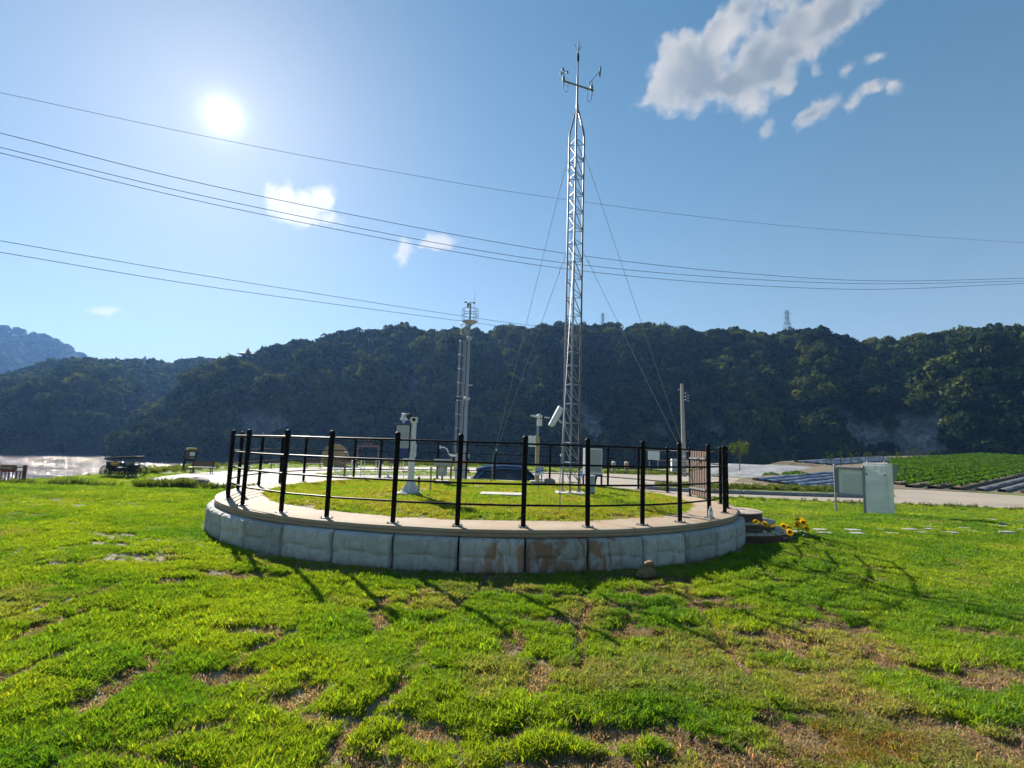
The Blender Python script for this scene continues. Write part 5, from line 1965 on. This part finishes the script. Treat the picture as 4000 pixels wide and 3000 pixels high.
def cctv_pole():
    t = thing('camera_pole', (-3.72, 44.0, G), 'tall white pole with a caged ladder and a camera basket', 'camera pole')
    MB().tube([(0, 0, 0), (0, 0, 6.6)], [.165, .14], 16).build('lower_section', 'pole_grey', t, smooth=True)
    MB().tube([(0, 0, 6.6), (0, 0, 11.7)], [.135, .11], 16).build('middle_section', 'pole_grey', t, smooth=True)
    MB().tube([(0, 0, 11.7), (0, 0, 12.95)], [.10, .085], 16).build('upper_section', 'pole_grey', t, smooth=True)
    for z, r in ((6.6, .30), (11.7, .26)):
        MB().lathe([(r * .7, z - .16), (r, z - .04), (r, z + .04), (r * .6, z + .12)], 16).build('flange', 'grey_paint', t, smooth=True)
    # ladder and cage, three runs
    rung = unit_bar('rung', .016, 'pole_grey')
    for (z0, z1, x) in ((1.8, 6.4, -.30), (6.7, 11.4, -.26), (12.0, 12.9, -.22)):
        for y in (-.2, .2):
            MB().tube([(x, y, z0 - .6), (x, y, z1 + .15)], .024, 6).build('ladder_rail', 'pole_grey', t)
        z = z0 - .4
        while z < z1:
            bar(rung, (x, -.2, z), (x, .2, z), t, 'rung')
            z += .34
        n = max(2, int((z1 - z0) / 1.15))
        for k in range(n + 1):
            zz = z0 + (z1 - z0) * k / n
            pts = [(x + .08 - .58 * math.sin(a) - .05, .42 * math.cos(a), zz) for a in np.linspace(.15, math.pi - .15, 9)]
            MB().tube(pts, .02, 6).build('cage_hoop', 'pole_grey', t, smooth=True)
        for a in np.linspace(.3, math.pi - .3, 5):
            MB().tube([(x + .03 - .58 * math.sin(a), .42 * math.cos(a), z0), (x + .03 - .58 * math.sin(a), .42 * math.cos(a), z1)], .016, 5).build('cage_strap', 'pole_grey', t)
    # basket
    MB().lathe([(.16, 12.88), (.66, 13.08), (.66, 13.12), (.0, 13.14)], 18).build('basket_floor', 'grey_paint', t)
    for z in (13.63, 14.13):
        MB().ring([(.66, z - .02), (.70, z - .02), (.70, z + .02), (.66, z + .02)], 24).build('basket_rail', 'pole_grey', t)
    for k in range(8):
        a = 2 * math.pi * k / 8
        MB().tube([(.68 * math.cos(a), .68 * math.sin(a), 13.08), (.68 * math.cos(a), .68 * math.sin(a), 14.13)], .018, 6).build('baluster', 'pole_grey', t)
    for k in range(4):
        a = 2 * math.pi * (k + .5) / 4
        MB().tube([(.12 * math.cos(a), .12 * math.sin(a), 12.73), (.62 * math.cos(a), .62 * math.sin(a), 13.08)], .03, 6).build('strut', 'pole_grey', t)
    MB().tube([(0, 0, 13.08), (0, 0, 14.68)], .07, 10).build('mast_tube', 'pole_grey', t, smooth=True)
    cm = MB().tube([(.25, 0, 14.76), (-.10, 0, 14.80), (-.2, 0, 14.68)], .035, 8).build('camera_arm', 'grey_paint', t, smooth=True)
    MB().lathe([(.10, 14.70), (.12, 14.58), (.11, 14.44), (.07, 14.34), (0, 14.30)], 12, (-.2, 0, 0)).build('dome_camera', 'steel_dark', t, smooth=True)
    MB().box((-.42, 0, 14.76), (.22, .10, .10)).build('flood_lamp', 'steel_dark', t)
    MB().box((.30, 0, 14.72), (.20, .10, .10)).build('flood_lamp', 'steel_dark', t)
    MB().tube([(.28, 0, 13.28), (.34, 0, 14.98), (.38, 0, 15.78)], [.022, .016, .006], 6).build('lightning_rod', 'steel_dark', t, smooth=True)
    MB().box((.30, -.2, 1.9), (.30, .22, .42)).build('control_box', 'pole_grey', t, bevel=.02)
    MB().box((-.05, -.26, 2.0), (.30, .06, .5)).build('notice_plate', 'pole_grey', t)
    MB().box((.02, -.27, 1.35), (.34, .05, .40)).build('warning_plate', 'orange', t)
    MB().box((.28, -.05, 7.7), (.36, .10, .10)).build('loudspeaker', 'grey_paint', t)


cctv_pole()


def utility_pole():
    t = thing('utility_pole', (20.0, 61.6, G), 'grey concrete utility pole behind the fence on the right', 'utility pole')
    MB().tube([(0, 0, -.2), (-.03, 0, 3), (-.2, 0, 10.7)], [.27, .24, .17], 14).build('shaft', 'utility_concrete', t, smooth=True)
    MB().tube([(-.30, -.02, .2), (-.29, -.05, 3.6), (-.26, -.05, 3.8)], .06, 8).build('conduit', 'white_paint', t, smooth=True)
    for k in range(3):
        z = 9.6 - k * .38
        MB().box((.05, 0, z), (.18, .10, .10)).build('rack', 'steel_dark', t)
        MB().lathe([(.06, -.07), (.08, 0), (.06, .07)], 10, (.22, -.05, z)).build('insulator', 'white_paint', t, smooth=True)
    for k in range(3):
        MB().blob((.50, -.1, 9.35 - k * .32), (.10, .08, .06), 1, .1).build('clamp', 'grey_paint', t, smooth=True)
    MB().blob((-.55, 0, 10.0), (.08, .08, .08), 1, .1).build('clamp', 'grey_paint', t, smooth=True)
    MB().box((.42, -.2, 1.6), (.45, .3, .6)).build('meter_box', 'white_paint', t, bevel=.02)
    t2 = thing('cabinet', (21.4, 69.5, G), 'white roadside cabinet right of the utility pole', 'cabinet')
    MB().box((0, 0, .95), (1.0, .6, 1.9)).build('cabinet_body', 'white_paint', t2, bevel=.02)
    MB().box((0, -.31, 1.0), (.86, .02, 1.6)).build('door', 'grey_paint', t2)
    t3 = thing('sign_board', (18.75, 69.9, G), 'blank white sign board behind the fence', 'sign')
    MB().box((0, 0, 2.25), (1.5, .05, 1.15)).build('panel', 'sign_white', t3, bevel=.01)
    for s in (-1, 1):
        MB().tube([(s * .55, .05, 0), (s * .55, .05, 2.5)], .04, 8).build('post', 'grey_paint', t3)
    for i, (x, y, lab) in enumerate(((12.6, 65.0, 'left of two pale bollards at the far road edge'), (14.4, 66.2, 'right of two pale bollards at the far road edge'))):
        t4 = thing('bollard', (x, y, G), lab, 'bollard', 'pale bollards along the road')
        MB().tube([(0, 0, 0), (0, 0, 1.25)], .26, 12).build('shaft', 'tan_wood', t4, smooth=True)
        MB().lathe([(.28, 1.25), (.28, 1.32), (.15, 1.42), (0, 1.44)], 12).build('cap', 'bench_seat', t4, smooth=True)


utility_pole()


def small_tree(x, y, z, h, lab):
    t = thing('young_tree', (x, y, z), lab, 'tree')
    rr = random.Random(77)
    tr = MB().tube([(0, 0, -.3), (.04, 0, h * .25), (.0, .03, h * .5), (.05, 0, h * .8)], [.075, .06, .045, .015], 8)
    tips = []
    for k in range(9):
        a = rr.uniform(0, 6.28)
        z0 = h * rr.uniform(.3, .6)
        e = Vector((math.cos(a) * h * rr.uniform(.15, .32), math.sin(a) * h * rr.uniform(.15, .32), z0 + h * rr.uniform(.15, .36)))
        tr.tube([(0, 0, z0), e * .5 + Vector((0, 0, z0 * .5)), e], [.03, .02, .008], 5)
        tips.append(e)
    tr.build('trunk', 'bark', t, smooth=True)
    lv = MB()
    for e in tips + [Vector((0, 0, h * .88)), Vector((.1, 0, h * .75))]:
        for _ in range(70):
            d = Vector((rr.gauss(0, 1), rr.gauss(0, 1), rr.gauss(0, 1))).normalized()
            p = e + d * h * .13 * rr.uniform(.3, 1.1)
            n = Vector((rr.gauss(0, 1), rr.gauss(0, 1), rr.gauss(0, 1))).normalized()
            q = n.cross(d).normalized()
            s = h * rr.uniform(.018, .034)
            lv.add([p - n * s, p - q * s * .5, p + n * s, p + q * s * .5], [(0, 1, 2, 3)])
    lv.build('crown', 'tree_leaf', t)


small_tree(30.6, 71.5, -.2, 3.9, 'small young tree at the top of the gravel bank')


def bush(x, y, z, r, h, lab, seed, mm='bush_leaf', n=420):
    t = thing('bush', (x, y, z), lab, 'bush')
    rr = random.Random(seed)
    lv = MB()
    for _ in range(n):
        a, e = rr.uniform(0, 6.28), rr.random()
        q = r * math.sqrt(rr.random()) * (1 - .35 * e)
        p = Vector((q * math.cos(a), q * math.sin(a), h * e * (1 - .5 * (q / r) ** 2)))
        d = Vector((rr.gauss(0, 1), rr.gauss(0, 1), rr.gauss(0, 1))).normalized()
        w = d.cross(Vector((rr.gauss(0, 1), rr.gauss(0, 1), rr.gauss(0, 1)))).normalized()
        s = rr.uniform(.05, .11) * (1 + r * .35)
        lv.add([p - d * s, p - w * s * .5, p + d * s, p + w * s * .5], [(0, 1, 2, 3)])
    lv.build('foliage', mm, t)
    MB().tube([(0, 0, -.1), (.02, 0, h * .6)], [.03, .01], 5).build('stem', 'bark', t)


bush(-4.9, 54.5, G + .04, 1.0, 1.0, 'round green bush on the turf oval by the rain gauge', 1, 'tree_leaf')
bush(31.5, 59.2, G, 1.9, 1.15, 'dark green shrub between the gravel bank and the blue ridges', 2, 'crop_leaf', 900)
bush(29.0, 59.6, G, 1.3, .9, 'smaller green shrub at the left end of the blue ridges', 3, 'crop_leaf', 600)


# ------------------------------------------------------------------ things on the hills, cables
def pavilion():
    az, r = R(-26.75), 326
    x, y = r * math.sin(az), r * math.cos(az)
    z = 45.2
    t = thing('pavilion', (x, y, z), 'small hilltop pavilion with a curved tiled roof', 'pavilion', rz=R(30))
    MB().lathe([(3.6, -3), (3.6, 0), (0, .1)], 8).build('plinth', 'utility_concrete', t)
    for k in range(6):
        a = 2 * math.pi * k / 6
        MB().tube([(2.6 * math.cos(a), 2.6 * math.sin(a), 0), (2.6 * math.cos(a), 2.6 * math.sin(a), 3.2)], .2, 8).build('column', 'rust_post', t)
    MB().lathe([(5.4, 3.3), (5.2, 3.15), (4.2, 3.5), (2.6, 4.2), (1.2, 5.2), (.5, 6.0), (.3, 6.2), (.45, 6.6), (0, 7.3)], 6).build('roof', 'roof_tile', t)


pavilion()


def pylon(az, r, z0, h, w, lab):
    x, y = r * math.sin(R(az)), r * math.cos(R(az))
    t = thing('power_pylon', (x, y, z0), lab, 'pylon', 'power pylons on the ridge')
    m = MB()
    def wd(z):
        return w * (1 - .78 * min(1, z / (h * .75))) / 2
    zs = [0, h * .2, h * .38, h * .52, h * .64, h * .75, h * .86, h]
    for i in range(len(zs) - 1):
        a, b = zs[i], zs[i + 1]
        wa, wb = wd(a), wd(b)
        for k in range(4):
            sx, sy = ((1, 1), (1, -1), (-1, -1), (-1, 1))[k]
            tx, ty = ((1, 1), (1, -1), (-1, -1), (-1, 1))[(k + 1) % 4]
            m.tube([(sx * wa, sy * wa, a), (sx * wb, sy * wb, b)], .14, 4)
            m.tube([(sx * wa, sy * wa, a), (tx * wb, ty * wb, b)], .09, 4)
            m.tube([(sx * wb, sy * wb, b), (tx * wb, ty * wb, b)], .09, 4)
    m.build('lattice', 'pylon', t)
    for z in (.66, .80, .93):
        MB().tube([(-w * .42, 0, h * z - .3), (0, 0, h * z + .3), (w * .42, 0, h * z - .3)], .13, 4).build('cross_arm', 'pylon', t)


pylon(27.7, 350, 66, 22.5, 6.5, 'larger lattice power pylon on the ridge to the right')
pylon(9.66, 352, 74, 19, 4.6, 'narrow lattice power pylon on the ridge behind the mast')
pylon(-34.9, 470, 46, 14, 4.0, 'tiny lattice power pylon on the low left ridge')


def cable(pts, r, lab):
    P = [Vector(p) for p in pts]
    a, b = P[0] + (P[0] - P[1]) * .8, P[-1] + (P[-1] - P[-2]) * .6
    P = [a] + P + [b]
    out = []
    for i in range(1, len(P) - 2):
        for k in range(6):
            u = k / 6
            p0, p1, p2, p3 = P[i - 1], P[i], P[i + 1], P[i + 2]
            out.append(.5 * ((2 * p1) + (p2 - p0) * u + (2 * p0 - 5 * p1 + 4 * p2 - p3) * u * u + (3 * p1 - p0 - 3 * p2 + p3) * u ** 3))
    out = [a] + out + [P[-2], b]
    o = MB().tube([p - out[0] for p in out], r, 5).build('power_cable', 'wire', loc=out[0])
    tag(o, lab, 'power cable', 'power cables crossing the sky')


cable([(-100.8, 95.9, 66.77), (-66.4, 108.2, 66.18), (-35.2, 119.4, 66.61), (10.1, 135.6, 68.45), (86.4, 162.9, 75.05), (204.0, 205.0, 89.98)], .045, 'highest thin power cable, passing just below the sun')
cable([(-65.3, 62.9, 38.87), (-42.5, 70.5, 36.51), (-8.6, 81.9, 35.05), (15.0, 89.8, 35.05), (43.5, 99.3, 36.52), (78.6, 111.1, 39.89), (125.4, 126.8, 47.18)], .045, 'upper cable of the bundle of three')
cable([(-65.6, 63.5, 37.28), (-42.7, 71.1, 35.03), (-8.6, 82.6, 33.4), (15.1, 90.5, 33.71), (43.8, 100.1, 35.67), (79.2, 112.0, 39.56), (126.3, 127.8, 46.82)], .045, 'middle cable of the bundle of three')
cable([(-66.0, 64.0, 36.82), (-43.0, 71.7, 34.42), (-8.6, 83.2, 32.7), (15.3, 91.2, 32.85), (44.1, 100.9, 34.72), (79.7, 112.8, 38.59), (127.2, 128.8, 46.56)], .045, 'lowest cable of the bundle of three')
cable([(-63.3, 63.0, 24.85), (-44.4, 77.2, 25.43), (-10.1, 102.8, 27.15), (9.4, 117.4, 28.8), (51.6, 148.9, 33.77), (124.5, 203.5, 44.94)], .04, 'upper cable of the low pair meeting the hill top')
cable([(-63.5, 63.3, 23.51), (-44.6, 77.8, 24.05), (-10.2, 104.1, 26.44), (9.6, 119.2, 28.14), (52, 151, 33.0)], .04, 'lower cable of the low pair meeting the hill top')
cable([(20.2, 61.6, 9.0), (34, 60.5, 8.9), (48, 59, 9.6), (62, 57.5, 10.9)], .018, 'thin cable leading right from the utility pole')


# ------------------------------------------------------------------ grass, weeds, clods
tufts = protos('tuft_protos')
for i in range(6):
    tuft('tuft_%02d' % i, 10 + i, tufts, 36, .055, .022, .06, .75)
for i in range(3):
    tuft('tuft_%02d' % (6 + i), 30 + i, tufts, 26, .045, .05, .105, .6, .0040)
for i in range(3):
    tuft('tuft_%02d' % (9 + i), 50 + i, tufts, 30, .07, .010, .030, 1.6, .0030)          # flat dead thatch


def grass_points(n, r0, r1, azl, size, dens):
    """random points in a sector of the lawn, evenly by area"""
    r = np.sqrt(rng.uniform(r0 * r0, r1 * r1, n))
    a = np.radians(rng.uniform(-azl, azl, n))
    return r * np.sin(a), r * np.cos(a)


def inside_poly(x, y, poly):
    res = np.zeros(x.shape, bool)
    n = len(poly)
    for i in range(n):
        x0, y0 = poly[i]
        x1, y1 = poly[(i + 1) % n]
        c = ((y0 > y) != (y1 > y)) & (x < (x1 - x0) * (y - y0) / (y1 - y0 + 1e-12) + x0)
        res ^= c
    return res


PLAZA = [(-17.5, 30.6), (-20.2, 31.6), (-22.4, 33.4), (-23.6, 38.9), (-22.9, 44.3), (-21.9, 51.9), (-18.2, 58.9), (-12, 64.6), (-3, 69.5), (1.6, 67), (12.2, 62.6), (16.8, 63.2), (24.9, 64.6), (29.1, 57.7), (32.5, 52.2), (39, 48), (46, 41), (70, 25), (70, 12), (45, 22), (29.9, 31.4), (25, 32.8), (20.8, 32.3), (14.7, 33.9), (8.5, 32), (2, 29.4), (-6, 29.3)]
OVAL = [(-15.8, 44.2), (-15.3, 48.8), (-12.1, 52.2), (-7.6, 54.6), (-2.3, 53.8), (-1.6, 50), (-3.1, 47.8), (-10.5, 45.4), (-14.3, 42.8)]


def make_tint(x, y, n, dry):
    k = fbm(x * .9 + 4, y * .9, 4, 88)
    cell = _hash(np.floor((x * .99 + y * -.14) / 1.18), np.floor((x * .14 + y * .99) / .62), 5)
    g0, g1 = np.array([.062, .160, .008]), np.array([.180, .262, .012])
    mix = np.clip(ss(.25, .75, k) * .7 + (cell - .5) * .5 + rng.normal(0, .14, n) + .18, 0, 1)
    c = g0 + (g1 - g0) * mix[:, None]
    straw, rust = np.array([.27, .205, .10]), np.array([.22, .12, .045])
    rs = ss(1.1, .4, np.hypot((x - 1.85) / .55, (y - 3.12) / .30) + (fbm(x * 7, y * 7, 2, 8) - .5) * .8)
    sw = ss(1.1, .4, np.hypot((x - 1.25) / .55, (y - 2.86) / .22) + (fbm(x * 7, y * 7, 2, 18) - .5) * .8) + ss(1.1, .4, np.hypot((x - 2.75) / .6, (y - 3.0) / .3) + (fbm(x * 7, y * 7, 2, 19) - .5) * .8)
    dry = np.clip(dry + sw, 0, 1)
    deadc = straw + (rust - straw) * rs[:, None]
    dd = np.clip(np.maximum(dry * rng.uniform(.3, 1.1, n), rs * rng.uniform(.3, .95, n)), 0, 1)
    c = c * (1 - dd[:, None]) + deadc * dd[:, None]
    return c * rng.uniform(.85, 1.15, n)[:, None], dd


def lawn():
    P, S, Rt, Tn, Pk = [], [], [], [], []
    for (n, r0, r1, az, sz) in ((46000, 2.2, 4.6, 52, .74), (64000, 4.6, 8.0, 50, .86), (80000, 8.0, 15.0, 50, 1.15), (52000, 15, 26, 50, 1.7), (26000, 26, 46, 50, 2.8), (9000, 46, 85, 46, 4.0), (2500, .5, 6, 180, 1.3)):
        x, y = grass_points(n, r0, r1, az, sz, 1)
        bare = bare_mask(x, y)
        rad = np.hypot(x - PC[0], y - PC[1])
        keep = (rng.random(n) > np.clip(bare * 1.0 + rng.normal(0, .06, n), 0, .96)) & (rad > 5.46) & (edge_dist(x, y) < 3.0)
        keep &= np.hypot(x - 4.3, y - 11.0) > 1.40
        keep &= ~(inside_poly(x, y, PLAZA) & ~inside_poly(x, y, OVAL))
        keep &= ~((x > 24) & (y > 44))
        hgt = fbm(x * 1.5, y * 1.5, 3, 99)
        keep &= (rng.random(n) < .55 + .6 * hgt)
        for sx, sy in ST:
            keep &= (np.abs(x - sx) > .17) | (np.abs(y - sy) > .10)
        x, y, hgt, bare = x[keep], y[keep], hgt[keep], bare[keep]
        m = len(x)
        dry = dry_mask(x, y)
        tint, dd = make_tint(x, y, m, dry)
        cell = _hash(np.floor((x * .99 + y * -.14) / 1.18), np.floor((x * .14 + y * .99) / .62), 9)
        s = sz * (.80 + .40 * hgt + .15 * (cell - .5)) * rng.uniform(.75, 1.2, m) * (1 - .3 * bare)
        hz = s * rng.uniform(.75, 1.25, m) * (1 - .45 * dd) * (.66 if sz < 1.0 else (.55 if sz < 1.5 else .45))
        pk = np.where(rng.random(m) < .14, rng.integers(6, 9, m), rng.integers(0, 6, m))
        pk = np.where((dd > .55) & (rng.random(m) < .4), rng.integers(9, 12, m), pk)
        z = gz(x, y) + relief(x, y) - .035 * bare * (np.hypot(x, y) < 20) - .004
        z = np.where(inside_poly(x, y, OVAL), G + .045, z)
        P.append(np.stack([x, y, z], -1))
        S.append(np.stack([s, s, hz], -1))
        Rt.append(np.stack([rng.normal(0, .12, m), rng.normal(0, .12, m), rng.uniform(0, 6.28, m)], -1))
        Tn.append(tint)
        Pk.append(pk)
    # dead thatch strewn over the bare soil
    n = 42000
    x, y = grass_points(n, 2.2, 8, 50, 1, 1)
    b = bare_mask(x, y)
    k = (b > .15) & (rng.random(n) < .55) & (np.hypot(x - PC[0], y - PC[1]) > 5.46)
    x, y = x[k], y[k]
    m = len(x)
    P.append(np.stack([x, y, gz(x, y) + relief(x, y) - .035 * bare_mask(x, y)], -1))
    s = rng.uniform(.5, 1.1, m)
    S.append(np.stack([s, s, s], -1))
    Rt.append(np.stack([np.zeros(m), np.zeros(m), rng.uniform(0, 6.28, m)], -1))
    Tn.append(np.array([.26, .21, .13]) * rng.uniform(.4, 1.2, m)[:, None])
    Pk.append(rng.integers(9, 12, m))
    o = scatter('lawn_grass', np.concatenate(P), np.concatenate(Rt), np.concatenate(S), np.concatenate(Tn), np.concatenate(Pk), tufts)
    tag(o, 'bright green patchy lawn grass with brown tufts', 'grass', kind='stuff')


lawn()


def platform_grass():
    n = 15000
    r = 4.56 * np.sqrt(rng.random(n))
    a = rng.uniform(0, 6.283, n)
    x, y = r * np.cos(a), r * np.sin(a)
    w = fbm(x * 1.6 + 30, y * 1.6, 4, 12)
    keep = (rng.random(n) > ss(.60, .74, w) * .9) & (r + (fbm(a * 6, r * 0, 3, 2) - .5) * .22 < 4.5)
    keep &= ~((np.abs(x - .45) < .45) & (np.abs(y + 1.37) < .27))
    keep &= ~((np.abs(x - 1.92) < .3) & (np.abs(y + .41) < .3))
    keep &= np.hypot(x + 1.35, y + 1.59) > .25
    x, y, w = x[keep], y[keep], w[keep]
    m = len(x)
    k = np.clip(ss(.3, .7, w) + rng.normal(0, .15, m), 0, 1)
    tint = np.array([.125, .215, .014]) + (np.array([.22, .225, .035]) - np.array([.125, .215, .014])) * (k * .8)[:, None]
    tint *= rng.uniform(.85, 1.15, m)[:, None]
    s = rng.uniform(.8, 1.35, m)
    o = scatter('platform_grass', np.stack([x + PC[0], y + PC[1], mound(x, y) - .004], -1), np.stack([rng.normal(0, .1, m), rng.normal(0, .1, m), rng.uniform(0, 6.28, m)], -1), np.stack([s, s, s * rng.uniform(.6, 1.0, m)], -1), tint, np.where(rng.random(m) < .12, rng.integers(9, 12, m), rng.integers(0, 6, m)), tufts)
    tag(o, 'short yellow green grass inside the round fence', 'grass', kind='stuff')


platform_grass()


def weeds():
    wp = protos('weed_protos')
    for k in range(4):
        rr = random.Random(k + 70)
        vs, fs, sh = [], [], []
        for _ in range(60):
            a = rr.uniform(0, 6.28)
            q = .22 * math.sqrt(rr.random())
            h = rr.uniform(.15, .55)
            b = Vector((q * math.cos(a), q * math.sin(a), h * rr.uniform(0, .5)))
            d = Vector((math.cos(a + rr.gauss(0, .8)), math.sin(a + rr.gauss(0, .8)), 0))
            e = b + d * rr.uniform(.06, .2) + Vector((0, 0, h * .6))
            s = Vector((-d.y, d.x, 0)) * rr.uniform(.012, .03)
            m = (b + e) / 2 + Vector((0, 0, .04))
            o = len(vs)
            vs += [tuple(b), tuple(m - s), tuple(e), tuple(m + s)]
            fs.append((o, o + 1, o + 2, o + 3))
            c = rr.uniform(.7, 1.25)
            sh += [(c, c, c)] * 4
        leaf_mesh('weed_%02d' % k, vs, fs, sh, 'weed_leaf', wp)
    pts, sc = [], []
    rr = random.Random(8)

    def strip(a, b, n, wid, s0, s1):
        for _ in range(n):
            t = rr.random()
            x = a[0] + (b[0] - a[0]) * t + rr.gauss(0, wid)
            y = a[1] + (b[1] - a[1]) * t + rr.gauss(0, wid)
            pts.append((x, y))
            sc.append(rr.uniform(s0, s1))
    # the weedy edge of the lawn on the left, in clumps
    for (x, y, n, w, s) in ((-22.0, 27.4, 60, .6, 1.3), (-20.6, 27.6, 40, .5, 1.2), (-18.2, 27.8, 120, .8, 1.7), (-16.9, 28.0, 120, .6, 1.8), (-15.2, 28.3, 60, .5, 1.3), (-13.2, 28.6, 60, .5, 1.3), (-12.0, 28.8, 40, .5, 1.2), (-9.5, 28.6, 50, .6, 1.3), (-24.2, 27.2, 40, .7, 1.0)):
        strip((x - .6, y - .2), (x + .6, y + .2), n // 3, w * .4, s * .35, s * .62)
    strip((-26, 27), (-8, 29.2), 60, .6, .25, .5)
    strip((11, 38.9), (26, 39.6), 420, .8, .45, .95)
    strip((9, 31.6), (29, 31.2), 70, .5, .3, .6)
    strip((-26, 36), (-27.5, 52), 160, .8, .5, 1.0)
    strip((12, 68), (24, 66.5), 140, 1.0, .5, 1.1)
    strip((-24, 62), (-4, 76), 220, 1.2, .6, 1.2)
    strip((2, 62.5), (18, 64.2), 140, .6, .5, .9)
    P = np.array(pts)
    n = len(P)
    z = gz(P[:, 0], P[:, 1])
    isl = inside_poly(P[:, 0], P[:, 1], ks)
    z = np.where(isl, G + .2, z)
    s = np.array(sc)
    tint = np.array([.05, .10, .015]) + (np.array([.15, .18, .02]) - np.array([.05, .10, .015])) * rng.random(n)[:, None]
    o = scatter('roadside_weeds', np.stack([P[:, 0], P[:, 1], z], -1), np.stack([np.zeros(n), np.zeros(n), rng.uniform(0, 6.28, n)], -1), np.stack([s, s, s], -1), tint, rng.integers(0, 4, n), wp)
    tag(o, 'ragged green weeds along the lawn edge, kerb and river bank', 'weeds', kind='stuff')


weeds()


def clods():
    cp = protos('clod_protos')
    for k in range(3):
        rr = random.Random(k)
        mb = MB().blob((0, 0, .3), (1, .8, .6), k + 5, .5, 8, 5)
        leaf_mesh('clod_%02d' % k, mb.v, mb.f, [(1, 1, 1)] * len(mb.v), 'clod', cp)
    n = 70000
    x, y = grass_points(n, 2.2, 9, 50, 1, 1)
    b = bare_mask(x, y)
    k = (b > .45) & (rng.random(n) < .55) & (np.hypot(x - PC[0], y - PC[1]) > 5.45)
    x, y = x[k], y[k]
    m = len(x)
    s = rng.uniform(.003, .010, m) * np.where(rng.random(m) < .06, 2.6, 1)
    side = ss(-.8, 1.2, x + rng.normal(0, .5, m))
    tint = (np.array([.30, .25, .19]) + (np.array([.20, .115, .065]) - np.array([.30, .25, .19])) * side[:, None]) * rng.uniform(.7, 1.2, m)[:, None]
    o = scatter('soil_clods', np.stack([x, y, gz(x, y) + relief(x, y) - .035 * bare_mask(x, y)], -1), np.stack([rng.uniform(0, 1, m), rng.uniform(0, 1, m), rng.uniform(0, 6.28, m)], -1), np.stack([s, s, s], -1), tint, rng.integers(0, 3, m), cp)
    tag(o, 'loose brown soil crumbs on the bare lawn patches', 'soil', kind='stuff')


leaf_mat('clod', 0.0, .8, 1.0, .0)
clods()
